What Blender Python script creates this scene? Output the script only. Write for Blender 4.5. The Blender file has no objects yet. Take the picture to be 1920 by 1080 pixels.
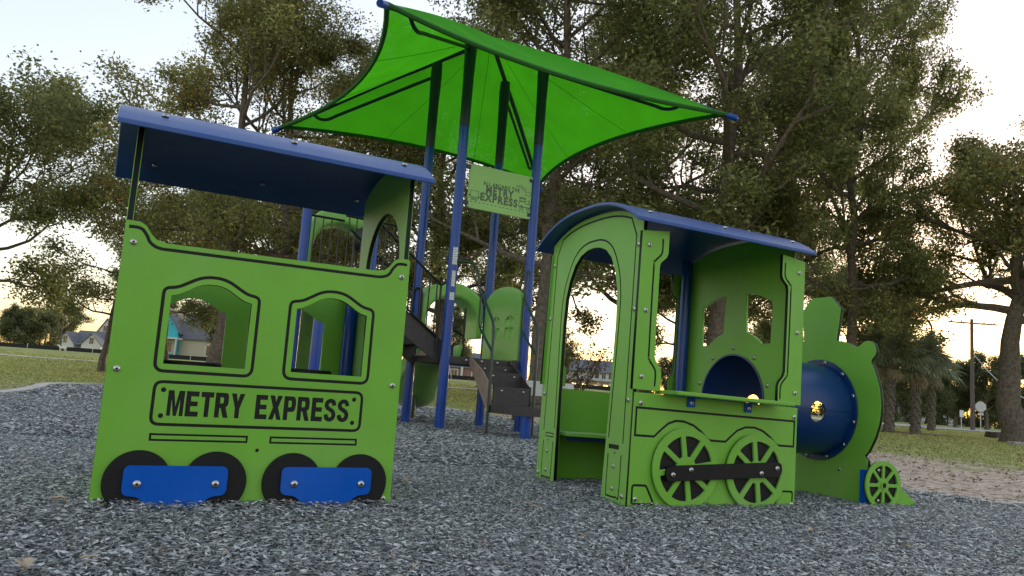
import bpy, math, random
import numpy as np
from mathutils import Matrix, Vector
from mathutils.geometry import delaunay_2d_cdt
R = math.radians
rnd = random.Random(7)
rng = np.random.default_rng(11)
scene = bpy.context.scene
COL = scene.collection

# ------------------------------------------------------------------ camera
PITCH, ROLL, EYE, FPX = 0.1329, 0.0728, 0.55, 1420.927
cp, sp = math.cos(PITCH), math.sin(PITCH)
_f = Vector((0, cp, sp)); _r = Vector((1, 0, 0)); _u = Vector((0, -sp, cp))
_r2 = _r*math.cos(ROLL) + _u*math.sin(ROLL)
_u2 = -_r*math.sin(ROLL) + _u*math.cos(ROLL)
cam_d = bpy.data.cameras.new('camera'); cam = bpy.data.objects.new('camera', cam_d); COL.objects.link(cam)
cam_d.sensor_width = 36; cam_d.lens = 36*FPX/1920; cam_d.clip_start = .05; cam_d.clip_end = 3000
M = Matrix((( _r2.x, _u2.x, -_f.x, 0), (_r2.y, _u2.y, -_f.y, 0), (_r2.z, _u2.z, -_f.z, EYE), (0, 0, 0, 1)))
cam.matrix_world = M
scene.camera = cam
# ------------------------------------------------------------------ world and sun (dusk, sun low behind the trees to the right)
SUN_AZ, SUN_EL = R(28), R(3.0)
world = bpy.data.worlds.new('World'); scene.world = world; world.use_nodes = True
wn = world.node_tree.nodes; wl = world.node_tree.links
bg = wn['Background']
sky = wn.new('ShaderNodeTexSky'); sky.sky_type = 'NISHITA'; sky.sun_disc = False
sky.sun_elevation = SUN_EL; sky.sun_rotation = SUN_AZ
sky.air_density = 1.0; sky.dust_density = .8; sky.ozone_density = 1.5
hs = wn.new('ShaderNodeHueSaturation'); hs.inputs['Saturation'].default_value = 1.08
gm = wn.new('ShaderNodeGamma'); gm.inputs['Gamma'].default_value = .5   # the phone's even dusk exposure: the whole sky compressed alike
tn = wn.new('ShaderNodeMix'); tn.data_type = 'RGBA'; tn.blend_type = 'MULTIPLY'; tn.inputs['Factor'].default_value = 1; tn.inputs['B'].default_value = (1.02, .92, .925, 1)
wl.new(sky.outputs['Color'], gm.inputs['Color']); wl.new(gm.outputs['Color'], hs.inputs['Color']); wl.new(hs.outputs['Color'], tn.inputs['A']); wl.new(tn.outputs['Result'], bg.inputs['Color'])
bg.inputs['Strength'].default_value = .15
sun_d = bpy.data.lights.new('sun', 'SUN'); sun = bpy.data.objects.new('sun', sun_d); COL.objects.link(sun)
sun_d.energy = .5; sun_d.angle = R(12); sun_d.color = (1, .86, .68)
_sd = Vector((math.sin(SUN_AZ)*math.cos(SUN_EL), math.cos(SUN_AZ)*math.cos(SUN_EL), math.sin(SUN_EL)))
sun.rotation_euler = _sd.to_track_quat('Z', 'Y').to_euler()
scene.view_settings.view_transform = 'Standard'; scene.view_settings.look = 'None'
scene.view_settings.exposure = 2.8; scene.view_settings.gamma = 1

# ------------------------------------------------------------------ measuring helper: a pixel of the photograph at a chosen distance
def at(px, py, Y):
    d = _f*FPX + _r2*(px-960) - _u2*(py-540)
    return Vector((0, 0, EYE)) + d*(Y/d.y)

# ------------------------------------------------------------------ materials
def mat(name, col, rough=.5, var=0, scale=8, bump=0, bscale=60, metal=0, spec=.5, trans=0, attr=False, coat=0, sheen=0, wear=0):
    m = bpy.data.materials.new(name); m.use_nodes = True
    nt = m.node_tree; n = nt.nodes; l = nt.links; b = n['Principled BSDF']
    b.inputs['Roughness'].default_value = rough; b.inputs['Metallic'].default_value = metal
    b.inputs['Specular IOR Level'].default_value = spec; b.inputs['Coat Weight'].default_value = coat
    b.inputs['Base Color'].default_value = (*col, 1)
    b.inputs['Sheen Weight'].default_value = sheen; b.inputs['Sheen Roughness'].default_value = .45
    tc = n.new('ShaderNodeTexCoord')
    csrc = None
    if attr:
        a = n.new('ShaderNodeVertexColor'); a.layer_name = 'tint'; csrc = a.outputs['Color']
        l.new(csrc, b.inputs['Base Color'])
    if var:
        nz = n.new('ShaderNodeTexNoise'); nz.inputs['Scale'].default_value = scale; nz.inputs['Detail'].default_value = 6
        l.new(tc.outputs['Object'], nz.inputs['Vector'])
        mr = n.new('ShaderNodeMapRange'); mr.inputs['From Min'].default_value = .3; mr.inputs['From Max'].default_value = .7
        mr.inputs['To Min'].default_value = 1-var; mr.inputs['To Max'].default_value = 1+var
        l.new(nz.outputs['Fac'], mr.inputs['Value'])
        hv = n.new('ShaderNodeHueSaturation'); hv.inputs['Color'].default_value = (*col, 1)
        if csrc: l.new(csrc, hv.inputs['Color'])
        l.new(mr.outputs['Result'], hv.inputs['Value']); csrc = hv.outputs['Color']; l.new(csrc, b.inputs['Base Color'])
        mr2 = n.new('ShaderNodeMapRange'); mr2.inputs['To Min'].default_value = max(rough-.08, 0); mr2.inputs['To Max'].default_value = min(rough+.1, 1)
        l.new(nz.outputs['Fac'], mr2.inputs['Value']); l.new(mr2.outputs['Result'], b.inputs['Roughness'])
    if wear:
        mp = n.new('ShaderNodeMapping'); mp.inputs['Scale'].default_value = (6, 6, 1.3); mp.inputs['Rotation'].default_value = (.3, .6, .2); l.new(tc.outputs['Object'], mp.inputs['Vector'])
        sc1 = n.new('ShaderNodeTexNoise'); sc1.inputs['Scale'].default_value = 9; sc1.inputs['Detail'].default_value = 9; sc1.inputs['Roughness'].default_value = .72; l.new(mp.outputs['Vector'], sc1.inputs['Vector'])
        mr3 = n.new('ShaderNodeMapRange'); mr3.inputs['From Min'].default_value = .60; mr3.inputs['From Max'].default_value = .74; mr3.inputs['To Max'].default_value = wear; l.new(sc1.outputs['Fac'], mr3.inputs['Value'])
        sc2 = n.new('ShaderNodeTexNoise'); sc2.inputs['Scale'].default_value = 2.3; sc2.inputs['Detail'].default_value = 5; l.new(tc.outputs['Object'], sc2.inputs['Vector'])
        mr4 = n.new('ShaderNodeMapRange'); mr4.inputs['From Min'].default_value = .48; mr4.inputs['From Max'].default_value = .75; mr4.inputs['To Max'].default_value = wear*.6; l.new(sc2.outputs['Fac'], mr4.inputs['Value'])
        ad = n.new('ShaderNodeMath'); ad.operation = 'MAXIMUM'; l.new(mr3.outputs['Result'], ad.inputs[0]); l.new(mr4.outputs['Result'], ad.inputs[1])
        wm_ = n.new('ShaderNodeMix'); wm_.data_type = 'RGBA'; l.new(ad.outputs[0], wm_.inputs['Factor']); l.new(csrc, wm_.inputs['A']); wm_.inputs['B'].default_value = (.42, .42, .36, 1)
        csrc = wm_.outputs['Result']; l.new(csrc, b.inputs['Base Color'])
    if bump:
        nb = n.new('ShaderNodeTexNoise'); nb.inputs['Scale'].default_value = bscale; nb.inputs['Detail'].default_value = 3
        l.new(tc.outputs['Object'], nb.inputs['Vector'])
        bp = n.new('ShaderNodeBump'); bp.inputs['Strength'].default_value = bump; bp.inputs['Distance'].default_value = .01
        l.new(nb.outputs['Fac'], bp.inputs['Height']); l.new(bp.outputs['Normal'], b.inputs['Normal'])
    if trans:
        out = n['Material Output']; tr = n.new('ShaderNodeBsdfTranslucent'); mx = n.new('ShaderNodeMixShader')
        mx.inputs['Fac'].default_value = trans; tr.inputs['Color'].default_value = (*col, 1)
        if csrc: l.new(csrc, tr.inputs['Color'])
        l.new(b.outputs['BSDF'], mx.inputs[1]); l.new(tr.outputs['BSDF'], mx.inputs[2]); l.new(mx.outputs['Shader'], out.inputs['Surface'])
    return m
GREEN = (.165, .45, .03)
MT = {}
def mk(k, *a, **kw): MT[k] = mat(k, *a, **kw)
mk('green_plastic', GREEN, .42, .07, 3, .12, 260, spec=.45, sheen=.35, wear=.2)
mk('green_mould', (.21, .50, .085), .3, .08, 3, .05, 90, sheen=.3)
mk('sign_green', (.28, .52, .15), .4, .06, 3, .1, 200, sheen=.3)
mk('black_plastic', (.007, .007, .008), .5, .2, 12, .1, 200, spec=.3)
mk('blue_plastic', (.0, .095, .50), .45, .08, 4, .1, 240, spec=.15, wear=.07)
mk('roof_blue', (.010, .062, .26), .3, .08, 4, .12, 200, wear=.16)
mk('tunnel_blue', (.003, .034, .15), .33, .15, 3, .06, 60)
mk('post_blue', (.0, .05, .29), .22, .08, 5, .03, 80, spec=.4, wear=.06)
mk('navy', (.006, .012, .05), .35, .1, 5)
mk('steel', (.55, .54, .52), .32, .15, 60, metal=1)
mk('dark_hole', (.01, .01, .01), .8)
mk('brown_deck', (.042, .036, .035), .55, .25, 20, .3, 180)
mk('dark_green_paint', (.012, .04, .028), .35, .15, 12)
mk('black_paint', (.01, .011, .012), .35, .15, 12)
mk('canopy_fabric', (.10, .62, .012), .8, .10, 2, .25, 300, trans=.6)
mk('canopy_seam', (.06, .40, .01), .8)
mk('canopy_hem', (.012, .12, .006), .85, .1, 6, .2, 200)
mk('white_label', (.75, .75, .73), .5, .05, 30)
mk('grey_print', (.10, .12, .09), .6)
mk('concrete', (.58, .55, .51), .9, .18, 3, .4, 60)
mk('mulch_base', (.05, .054, .058), .9, .5, 40, 1, 60)
mk('mulch_chip', (.06, .07, .075), .5, attr=True, spec=.5)
mk('bark', (.13, .105, .085), .95, .45, 9, 1, 26)
mk('bark_pale', (.30, .28, .25), .95, .4, 9, 1, 26)
mk('leaf', (.07, .08, .03), .55, attr=True, trans=.5, spec=.2)
mk('palm_leaf', (.20, .23, .13), .55, .3, 5, trans=.2)
mk('palm_dead', (.32, .27, .20), .8, .3, 5, trans=.1)
mk('palm_trunk', (.16, .14, .115), .95, .4, 12, .8, 30)
mk('asphalt', (.33, .32, .31), .9, .15, 1.5)
mk('wood_pole', (.13, .10, .08), .9, .3, 8, .5, 30)
mk('wall_white', (.62, .60, .57), .8, .06, 1)
mk('wall_cream', (.55, .50, .38), .8, .06, 1)
mk('wall_turquoise', (.05, .45, .52), .7, .06, 1)
mk('roof_grey', (.14, .14, .155), .85, .2, 3, .3, 20)
mk('brick', (.28, .16, .12), .85, .25, 6, .4, 30)
mk('glass', (.03, .035, .04), .08, spec=.8)
mk('fence_black', (.012, .012, .013), .8, .3, 1)
mk('sign_back', (.55, .55, .53), .45, .1, 6)
mk('dead_leaf', (.46, .35, .24), .7, .3, 25)
mk('fur', (.72, .66, .58), .9, .1, 6)
mk('bark_mulch', (.22, .11, .075), .95, .5, 8, 1, 20)
mk('stump', (.06, .045, .035), .95, .4, 10, 1, 20)
mk('tan_panel', (.30, .22, .17), .6, .15, 8, .2, 90)
cf = MT['canopy_fabric']; n = cf.node_tree.nodes; l = cf.node_tree.links
tc = n.new('ShaderNodeTexCoord'); wv = n.new('ShaderNodeTexNoise'); mp = n.new('ShaderNodeMapping'); mp.inputs['Scale'].default_value = (1.2, 26, 26); l.new(tc.outputs['Object'], mp.inputs['Vector']); l.new(mp.outputs['Vector'], wv.inputs['Vector']); wv.inputs['Scale'].default_value = 1.5; wv.inputs['Detail'].default_value = 4
mr = n.new('ShaderNodeMapRange'); mr.inputs['From Min'].default_value = .3; mr.inputs['From Max'].default_value = .7; mr.inputs['To Min'].default_value = .0; mr.inputs['To Max'].default_value = .03; l.new(wv.outputs['Fac'], mr.inputs['Value'])
out = n['Material Output']; prev = out.inputs['Surface'].links[0].from_socket; tp = n.new('ShaderNodeBsdfTransparent'); mx = n.new('ShaderNodeMixShader'); l.new(mr.outputs['Result'], mx.inputs['Fac']); l.new(prev, mx.inputs[1]); l.new(tp.outputs['BSDF'], mx.inputs[2]); l.new(mx.outputs['Shader'], out.inputs['Surface'])
m = bpy.data.materials.new('lit_window'); m.use_nodes = True
m.node_tree.nodes['Principled BSDF'].inputs['Base Color'].default_value = (.8, .5, .25, 1)
m.node_tree.nodes['Principled BSDF'].inputs['Emission Color'].default_value = (1, .62, .28, 1)
m.node_tree.nodes['Principled BSDF'].inputs['Emission Strength'].default_value = .8
MT['lit_window'] = m

# ------------------------------------------------------------------ object helpers
def link(o, parent=None):
    COL.objects.link(o)
    if parent: o.parent = parent
    return o
def tag(o, label=None, cat=None, group=None, kind=None):
    for k, v in (('label', label), ('category', cat), ('group', group), ('kind', kind)):
        if v: o[k] = v
    return o
def thing(name, label, cat, loc=(0, 0, 0), rz=0, group=None, mw=None):
    o = link(bpy.data.objects.new(name, None)); o.empty_display_size = .1
    if mw is not None: o.matrix_world = mw
    else: o.location = loc; o.rotation_euler = (0, 0, rz)
    return tag(o, label, cat, group)
def copy_tree(o, parent=None):
    c = o.copy(); COL.objects.link(c); c.parent = parent
    for ch in list(o.children): copy_tree(ch, c)
    return c
def meshobj(name, me, material, parent=None, loc=(0, 0, 0), rot=(0, 0, 0)):
    o = bpy.data.objects.new(name, me)
    if material and not me.materials: me.materials.append(MT[material])
    o.location = loc; o.rotation_euler = rot
    return link(o, parent)
def unit(v): return v/np.linalg.norm(v)
class MB:
    def __init__(s): s.v = []; s.f = []; s.mi = []; s.cur = 0
    def add(s, vs, fs):
        b = len(s.v); s.v += [tuple(map(float, p)) for p in vs]; s.f += [tuple(i+b for i in f) for f in fs]; s.mi += [s.cur]*len(fs)
        return s
    def box(s, c, d, rz=0, rx=0, ry=0):
        Mx = Matrix.Translation(c) @ Matrix.Rotation(rz, 4, 'Z') @ Matrix.Rotation(ry, 4, 'Y') @ Matrix.Rotation(rx, 4, 'X')
        vs = [Mx @ Vector((x*d[0]/2, y*d[1]/2, z*d[2]/2)) for z in (-1, 1) for y in (-1, 1) for x in (-1, 1)]
        return s.add(vs, [(0, 2, 3, 1), (4, 5, 7, 6), (0, 1, 5, 4), (2, 6, 7, 3), (0, 4, 6, 2), (1, 3, 7, 5)])
    def tube(s, pts, r, n=8, cap=True):
        P = [np.array(p, float) for p in pts]; k = len(P)
        rr = [r]*k if np.isscalar(r) else list(r)
        vs = []; up = None
        for i in range(k):
            t = unit(P[min(i+1, k-1)]-P[max(i-1, 0)])
            if up is None:
                up = np.array((0, 0, 1.)) if abs(t[2]) < .9 else np.array((1., 0, 0))
            a = unit(np.cross(up, t)); b = np.cross(t, a); up = b
            for j in range(n):
                q = 2*math.pi*j/n; vs.append(P[i]+rr[i]*(math.cos(q)*a+math.sin(q)*b))
        fs = [(i*n+j, i*n+(j+1) % n, (i+1)*n+(j+1) % n, (i+1)*n+j) for i in range(k-1) for j in range(n)]
        if cap: fs += [tuple(range(n-1, -1, -1)), tuple((k-1)*n+j for j in range(n))]
        return s.add(vs, fs)
    def lathe(s, prof, n=16, axis='Z', c=(0, 0, 0)):
        vs = []; k = len(prof)
        for r, h in prof:
            for j in range(n):
                q = 2*math.pi*j/n; x, y = r*math.cos(q), r*math.sin(q)
                p = {'Z': (x, y, h), 'Y': (x, h, y), 'X': (h, x, y)}[axis]
                vs.append((p[0]+c[0], p[1]+c[1], p[2]+c[2]))
        fs = [(i*n+j, i*n+(j+1) % n, (i+1)*n+(j+1) % n, (i+1)*n+j) for i in range(k-1) for j in range(n)]
        fs += [tuple(range(n-1, -1, -1)), tuple((k-1)*n+j for j in range(n))]
        if axis == 'Y': fs = [f[::-1] for f in fs]
        return s.add(vs, fs)
    def mesh(s, name, mats=(), smooth=False):
        me = bpy.data.meshes.new(name); me.from_pydata(s.v, [], s.f)
        for m_ in mats: me.materials.append(MT[m_])
        if len(mats) > 1: me.polygons.foreach_set('material_index', s.mi)
        if smooth:
            me.polygons.foreach_set('use_smooth', [True]*len(me.polygons))
            me.set_sharp_from_angle(angle=R(38))
        me.validate(); me.update(); return me
    def build(s, name, material, parent=None, loc=(0, 0, 0), rot=(0, 0, 0), smooth=False):
        mats = (material,) if isinstance(material, str) else material
        return meshobj(name, s.mesh(name, mats, smooth), None, parent, loc, rot)

# flat boards cut from 2D outlines (nested loops: even-odd), drawn in x / z, front face towards -y
def flat_mesh(name, loops, thick, bevel=.0, res=0):
    cu = bpy.data.curves.new('outline', 'CURVE'); cu.dimensions = '2D'; cu.fill_mode = 'BOTH'
    for lp in loops:
        s_ = cu.splines.new('POLY'); s_.points.add(len(lp)-1)
        for p, q in zip(s_.points, lp): p.co = (q[0], q[1], 0, 1)
        s_.use_cyclic_u = True
    cu.extrude = thick/2-bevel; cu.bevel_depth = bevel; cu.bevel_resolution = res; cu.offset = -bevel
    o = bpy.data.objects.new('tmp', cu); COL.objects.link(o)
    dg = bpy.context.evaluated_depsgraph_get(); me = bpy.data.meshes.new_from_object(o.evaluated_get(dg))
    bpy.data.objects.remove(o); bpy.data.curves.remove(cu)
    me.name = name; me.materials.clear()
    me.transform(Matrix(((1, 0, 0, 0), (0, 0, -1, 0), (0, 1, 0, 0), (0, 0, 0, 1))))
    me.update(); return me
def flat(name, loops, thick, material, parent=None, y=0., bevel=0., loc=(0, 0, 0), rot=(0, 0, 0), res=0):
    """front face lands at local y, body behind it"""
    me = flat_mesh(name, loops, thick, bevel, res)
    if res: me.polygons.foreach_set('use_smooth', [True]*len(me.polygons)); me.set_sharp_from_angle(angle=R(50))
    me.transform(Matrix.Translation((0, y+thick/2, 0)))
    return meshobj(name, me, material, parent, loc, rot)
def circle(cx, cz, r, n=40, a0=0, a1=360):
    full = abs(a1-a0) >= 360
    k = n if full else n+1
    return [(cx+r*math.cos(R(a0+(a1-a0)*i/n)), cz+r*math.sin(R(a0+(a1-a0)*i/n))) for i in range(k)]
def rounded(pts, rad, n=5):
    out = []; k = len(pts)
    for i in range(k):
        r = rad[i] if isinstance(rad, (list, tuple)) else rad
        p0, p1, p2 = (np.array(pts[j % k], float) for j in (i-1, i, i+1))
        if r <= 0: out.append(tuple(p1)); continue
        a = p0-p1; b = p2-p1; la, lb = np.linalg.norm(a), np.linalg.norm(b); r_ = min(r, la*.45, lb*.45)
        q0 = p1+a/la*r_; q2 = p1+b/lb*r_
        for t in np.linspace(0, 1, n+1): out.append(tuple((1-t)**2*q0+2*t*(1-t)*p1+t*t*q2))
    return out
def area(lp): return .5*sum(lp[i-1][0]*lp[i][1]-lp[i][0]*lp[i-1][1] for i in range(len(lp)))
def offset(lp, d, closed=True):
    """positive d grows a counter-clockwise loop"""
    P = np.array(lp, float); k = len(P); out = []
    for i in range(k):
        if closed or 0 < i < k-1: a = unit(P[i]-P[i-1]+1e-12); b = unit(P[(i+1) % k]-P[i]+1e-12)
        elif i == 0: a = b = unit(P[1]-P[0])
        else: a = b = unit(P[-1]-P[-2])
        na = np.array((a[1], -a[0])); nb = np.array((b[1], -b[0])); m_ = na+nb; den = max(1+na@nb, .35)
        out.append(tuple(P[i]+m_/den*d))
    return out
def band(line, w, closed=False):
    """loops of a routed groove of width w along a line"""
    if closed:
        if area(line) < 0: line = line[::-1]
        return [offset(line, w/2), offset(line, -w/2)]
    return [offset(line, w/2, False)+offset(line, -w/2, False)[::-1]]
def smooth_line(pts, n=5):
    P = [np.array(p, float) for p in pts]; out = []
    for i in range(len(P)-1):
        p0 = P[max(i-1, 0)]; p1 = P[i]; p2 = P[i+1]; p3 = P[min(i+2, len(P)-1)]
        for t in np.linspace(0, 1, n, endpoint=False):
            out.append(tuple(.5*(2*p1+(p2-p0)*t+(2*p0-5*p1+4*p2-p3)*t*t+(3*p1-p0-3*p2+p3)*t**3)))
    out.append(tuple(P[-1])); return out
def text_loops(txt, bold=.0, space=1.22):
    cu = bpy.data.curves.new('txt', 'FONT'); cu.body = txt; cu.resolution_u = 3; cu.space_character = space
    o = bpy.data.objects.new('txt', cu); COL.objects.link(o)
    dg = bpy.context.evaluated_depsgraph_get(); c2 = o.to_curve(dg)
    loops = []
    for s_ in c2.splines:
        b = s_.bezier_points; k = len(b); lp = []
        for i in range(k):
            p, q = b[i], b[(i+1) % k]; P0, P1, P2, P3 = p.co, p.handle_right, q.handle_left, q.co
            straight = (P1-P0).cross(P3-P0).length < 1e-4 and (P2-P0).cross(P3-P0).length < 1e-4
            for t in ([0] if straight else [0, .25, .5, .75]):
                w = P0*(1-t)**3+P1*3*t*(1-t)**2+P2*3*t*t*(1-t)+P3*t**3
                if not lp or (abs(w.x-lp[-1][0])+abs(w.y-lp[-1][1])) > 1e-4: lp.append((w.x, w.y))
        if len(lp) > 2: loops.append(lp)
    o.to_curve_clear(); bpy.data.objects.remove(o); bpy.data.curves.remove(cu)
    if bold and loops:
        big = max(loops, key=lambda l: abs(area(l))); sg = 1 if area(big) > 0 else -1
        loops = [offset(l, sg*bold) for l in loops]
    return loops
def fit(loops, x0, x1, z0, z1):
    xs = [p[0] for l in loops for p in l]; zs = [p[1] for l in loops for p in l]
    a, b, c, d = min(xs), max(xs), min(zs), max(zs)
    return [[(x0+(p[0]-a)/(b-a)*(x1-x0), z0+(p[1]-c)/(d-c)*(z1-z0)) for p in l] for l in loops]
# a two-colour board: black core with a green face cut by grooves
def board(name, parent, outline, holes, grooves, y=0., thick=.019, face='green_plastic', loc=(0, 0, 0), rot=(0, 0, 0), back=True, core='black_plastic'):
    b = flat(name, [outline]+holes, thick, core, parent, y+.0032, 0, loc, rot)
    fo = offset(outline, -.0006 if area(outline) > 0 else .0006)
    flat('face', [fo]+holes+grooves, .0032, face, b, y, .0009)
    if back: flat('back_face', [fo]+holes, .003, face, b, y+.0033+thick, .0008)
    return b
# bolt: shared mesh, axis along -y
bm_ = MB(); bm_.lathe([(.0125, 0), (.0125, -.004), (.0092, -.0075), (.005, -.0083)], 14, 'Y')
bm_.cur = 1; bm_.lathe([(.0048, -.0080), (.0048, -.0089)], 8, 'Y')
BOLT = bm_.mesh('bolt', ('steel', 'dark_hole'), True)
def bolt(parent, x, y, z, rz=0, s=1., rx=0):
    o = bpy.data.objects.new('bolt', BOLT); o.location = (x, y, z); o.rotation_euler = (rx, 0, rz); o.scale = (s, s, s)
    return link(o, parent)
def frame(x, y, yaw, tilt, z=0):
    ex = Vector((math.cos(yaw), math.sin(yaw), tilt)).normalized(); ey = Vector((-math.sin(yaw), math.cos(yaw), 0)); ez = ex.cross(ey)
    return Matrix(((ex.x, ey.x, ez.x, x), (ex.y, ey.y, ez.y, y), (ex.z, ey.z, ez.z, z), (0, 0, 0, 1)))

# bulk meshes from numpy arrays
def quads_mesh(name, V, tint=None, k=4):
    n = len(V)//k; me = bpy.data.meshes.new(name)
    me.vertices.add(len(V)); me.vertices.foreach_set('co', np.asarray(V, np.float32).ravel())
    me.loops.add(n*k); me.loops.foreach_set('vertex_index', np.arange(n*k, dtype=np.int32))
    me.polygons.add(n); me.polygons.foreach_set('loop_start', np.arange(0, n*k, k, dtype=np.int32))
    me.update(calc_edges=True)
    if tint is not None:
        at_ = me.color_attributes.new('tint', 'FLOAT_COLOR', 'POINT')
        c = np.ones((len(V), 4), np.float32); c[:, :3] = np.repeat(tint, k, 0); at_.data.foreach_set('color', c.ravel())
    return me
def leaf_quads(C, L, W, r, flatness=.0, hang=0.):
    n = len(C); d = r.normal(size=(n, 3)); d[:, 2] = d[:, 2]*(1-flatness)-hang; d /= np.linalg.norm(d, axis=1)[:, None]
    e = r.normal(size=(n, 3)); w = np.cross(d, e); w /= np.linalg.norm(w, axis=1)[:, None]
    nn = np.cross(d, w)
    l_ = (L*(.6+.8*r.random(n)))[:, None]; w_ = (W*(.6+.8*r.random(n)))[:, None]
    V = np.empty((n, 4, 3)); V[:, 0] = C-d*l_*.5; V[:, 1] = C+w*w_*.5+nn*w_*.15; V[:, 2] = C+d*l_*.5; V[:, 3] = C-w*w_*.5+nn*w_*.15
    return V.reshape(-1, 3)

# ================================================================== GROUND
def sstep(a, b, x):
    t = np.clip((x-a)/(b-a), 0, 1); return t*t*(3-2*t)
def wob(x, y): return np.sin(x*.9+1.3*np.sin(y*.5))*np.cos(y*.7+.6*np.sin(x*.8))
def gz(x, y):
    x = np.asarray(x, float); y = np.asarray(y, float)
    left = 1-sstep(.10, .42, x/np.maximum(y, 1))
    berm = 1.05*sstep(24, 62, y)*left + .02*sstep(25, 60, y)*(1-left)
    return -.02 + berm + .02*wob(x*.5, y*.5)*sstep(14, 30, y)
BASES = [((-1.50, 2.88), (-.465, 3.43)), ((-1.5, 2.88), (-1.85, 3.55)), ((-.465, 3.43), (-.82, 4.1)), ((.65, 3.82), (1.63, 4.24)), ((.65, 3.82), (.23, 4.78)), ((1.63, 4.24), (2.24, 4.52)), ((2.24, 4.6), (2.65, 4.75))]
def drift(x, y):
    d = np.full(np.shape(x), 9.)
    for (ax, ay), (bx, by) in BASES:
        L2 = (bx-ax)**2+(by-ay)**2; t = np.clip(((x-ax)*(bx-ax)+(y-ay)*(by-ay))/L2, 0, 1); d = np.minimum(d, np.hypot(x-ax-t*(bx-ax), y-ay-t*(by-ay)))
    return .018*np.exp(-(d/.07)**2)*(.6+.6*np.sin(x*17+y*11)*np.sin(x*7-y*13))
def mz(x, y):
    return drift(x, y) + .010*np.sin(x*1.3+.7)*np.sin(y*1.1+.4)*sstep(4.5, 2, np.abs(x)+np.abs(y-3)*.3) + .004*wob(x*2.1, y*1.7) + .022*np.exp(-(((x-1.1)/1.6)**2+((y-4.4)/1.2)**2))
xs = np.unique(np.concatenate([np.linspace(-420, -40, 40), np.linspace(-40, -14, 40), np.linspace(-14, 14, 90), np.linspace(14, 40, 40), np.linspace(40, 420, 40)]))
ys = np.unique(np.concatenate([np.linspace(-60, 0, 12), np.linspace(0, 30, 110), np.linspace(30, 110, 80), np.linspace(110, 700, 40)]))
XX, YY = np.meshgrid(xs, ys); ZZ = gz(XX, YY)
V = np.stack([XX, YY, ZZ], -1).reshape(-1, 3); nx = len(xs)
F = [(j*nx+i, j*nx+i+1, (j+1)*nx+i+1, (j+1)*nx+i) for j in range(len(ys)-1) for i in range(nx-1)]
me = bpy.data.meshes.new('ground'); me.from_pydata(V.tolist(), [], F)
me.polygons.foreach_set('use_smooth', [True]*len(F))
ground = tag(meshobj('ground', me, None), kind='structure')
BED = [(-5.2, -4), (-5.6, 2), (-6.1, 7), (-6.6, 10.1), (-7.6, 12.6), (-8.8, 15.2), (-8.4, 17.0), (-5, 17.6), (-1.2, 17.3), (-.1, 15.2), (.7, 12.6), (1.9, 8.9), (2.75, 6.75), (3.35, 5.85), (4.4, 4.9), (6.2, 3.6), (7.5, 0), (7, -4)]
BED = [tuple(p) for p in smooth_line(BED+[BED[0]], 4)[:-1]]
def in_poly(x, y, poly):
    ins = np.zeros(np.shape(x), bool); k = len(poly)
    for i in range(k):
        x0, y0 = poly[i-1]; x1, y1 = poly[i]
        c = ((y0 > y) != (y1 > y)) & (x < (x1-x0)*(y-y0)/((y1-y0) if y1 != y0 else 1e-9)+x0); ins ^= c
    return ins
# ground material: lawn, worn yellow lawn, bare soil round the playground
g = bpy.data.materials.new('lawn'); g.use_nodes = True; n = g.node_tree.nodes; l = g.node_tree.links; b = n['Principled BSDF']
b.inputs['Roughness'].default_value = .95; b.inputs['Specular IOR Level'].default_value = .1
geo = n.new('ShaderNodeNewGeometry')
def noise(sc, det=6, vec=None):
    q = n.new('ShaderNodeTexNoise'); q.inputs['Scale'].default_value = sc; q.inputs['Detail'].default_value = det
    l.new(vec or geo.outputs['Position'], q.inputs['Vector']); return q.outputs['Fac']
def ramp(f, stops):
    q = n.new('ShaderNodeValToRGB'); l.new(f, q.inputs['Fac']); e = q.color_ramp.elements
    while len(e) < len(stops): e.new(.5)
    for el, (p, c) in zip(e, stops): el.position = p; el.color = (*c, 1)
    return q.outputs['Color']
def mix(fac, a, c):
    q = n.new('ShaderNodeMix'); q.data_type = 'RGBA'
    l.new(fac, q.inputs['Factor']); l.new(a, q.inputs['A']); l.new(c, q.inputs['B']); return q.outputs['Result']
st = n.new('ShaderNodeMapping'); st.inputs['Scale'].default_value = (.9, 1.1, 1); l.new(geo.outputs['Position'], st.inputs['Vector'])
grass_c = ramp(noise(1.1), [(.28, (.21, .25, .07)), (.5, (.34, .37, .12)), (.72, (.46, .43, .20))])
fine = ramp(noise(16, 4), [(.3, (.45, .45, .45)), (.7, (1.35, 1.35, 1.3))])
mul = n.new('ShaderNodeMix'); mul.data_type = 'RGBA'; mul.blend_type = 'MULTIPLY'; mul.inputs['Factor'].default_value = 1
l.new(grass_c, mul.inputs['A']); l.new(fine, mul.inputs['B'])
soil = ramp(noise(15, 12, st.outputs['Vector']), [(.36, (.17, .12, .085)), (.48, (.56, .43, .335)), (.66, (.72, .59, .48))])
ca = n.new('ShaderNodeVertexColor'); ca.layer_name = 'cover'
add = n.new('ShaderNodeMath'); add.operation = 'ADD'; sc_ = n.new('ShaderNodeMath'); sc_.operation = 'MULTIPLY_ADD'
sepc = n.new('ShaderNodeSeparateColor'); l.new(ca.outputs['Color'], sepc.inputs['Color'])
l.new(noise(.8, 9, st.outputs['Vector']), sc_.inputs[0]); sc_.inputs[1].default_value = 2.6; sc_.inputs[2].default_value = -1.3
l.new(sepc.outputs['Red'], add.inputs[0]); l.new(sc_.outputs[0], add.inputs[1])
mr = n.new('ShaderNodeMapRange'); mr.inputs['From Min'].default_value = .25; mr.inputs['From Max'].default_value = .75; l.new(add.outputs[0], mr.inputs['Value'])
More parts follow.
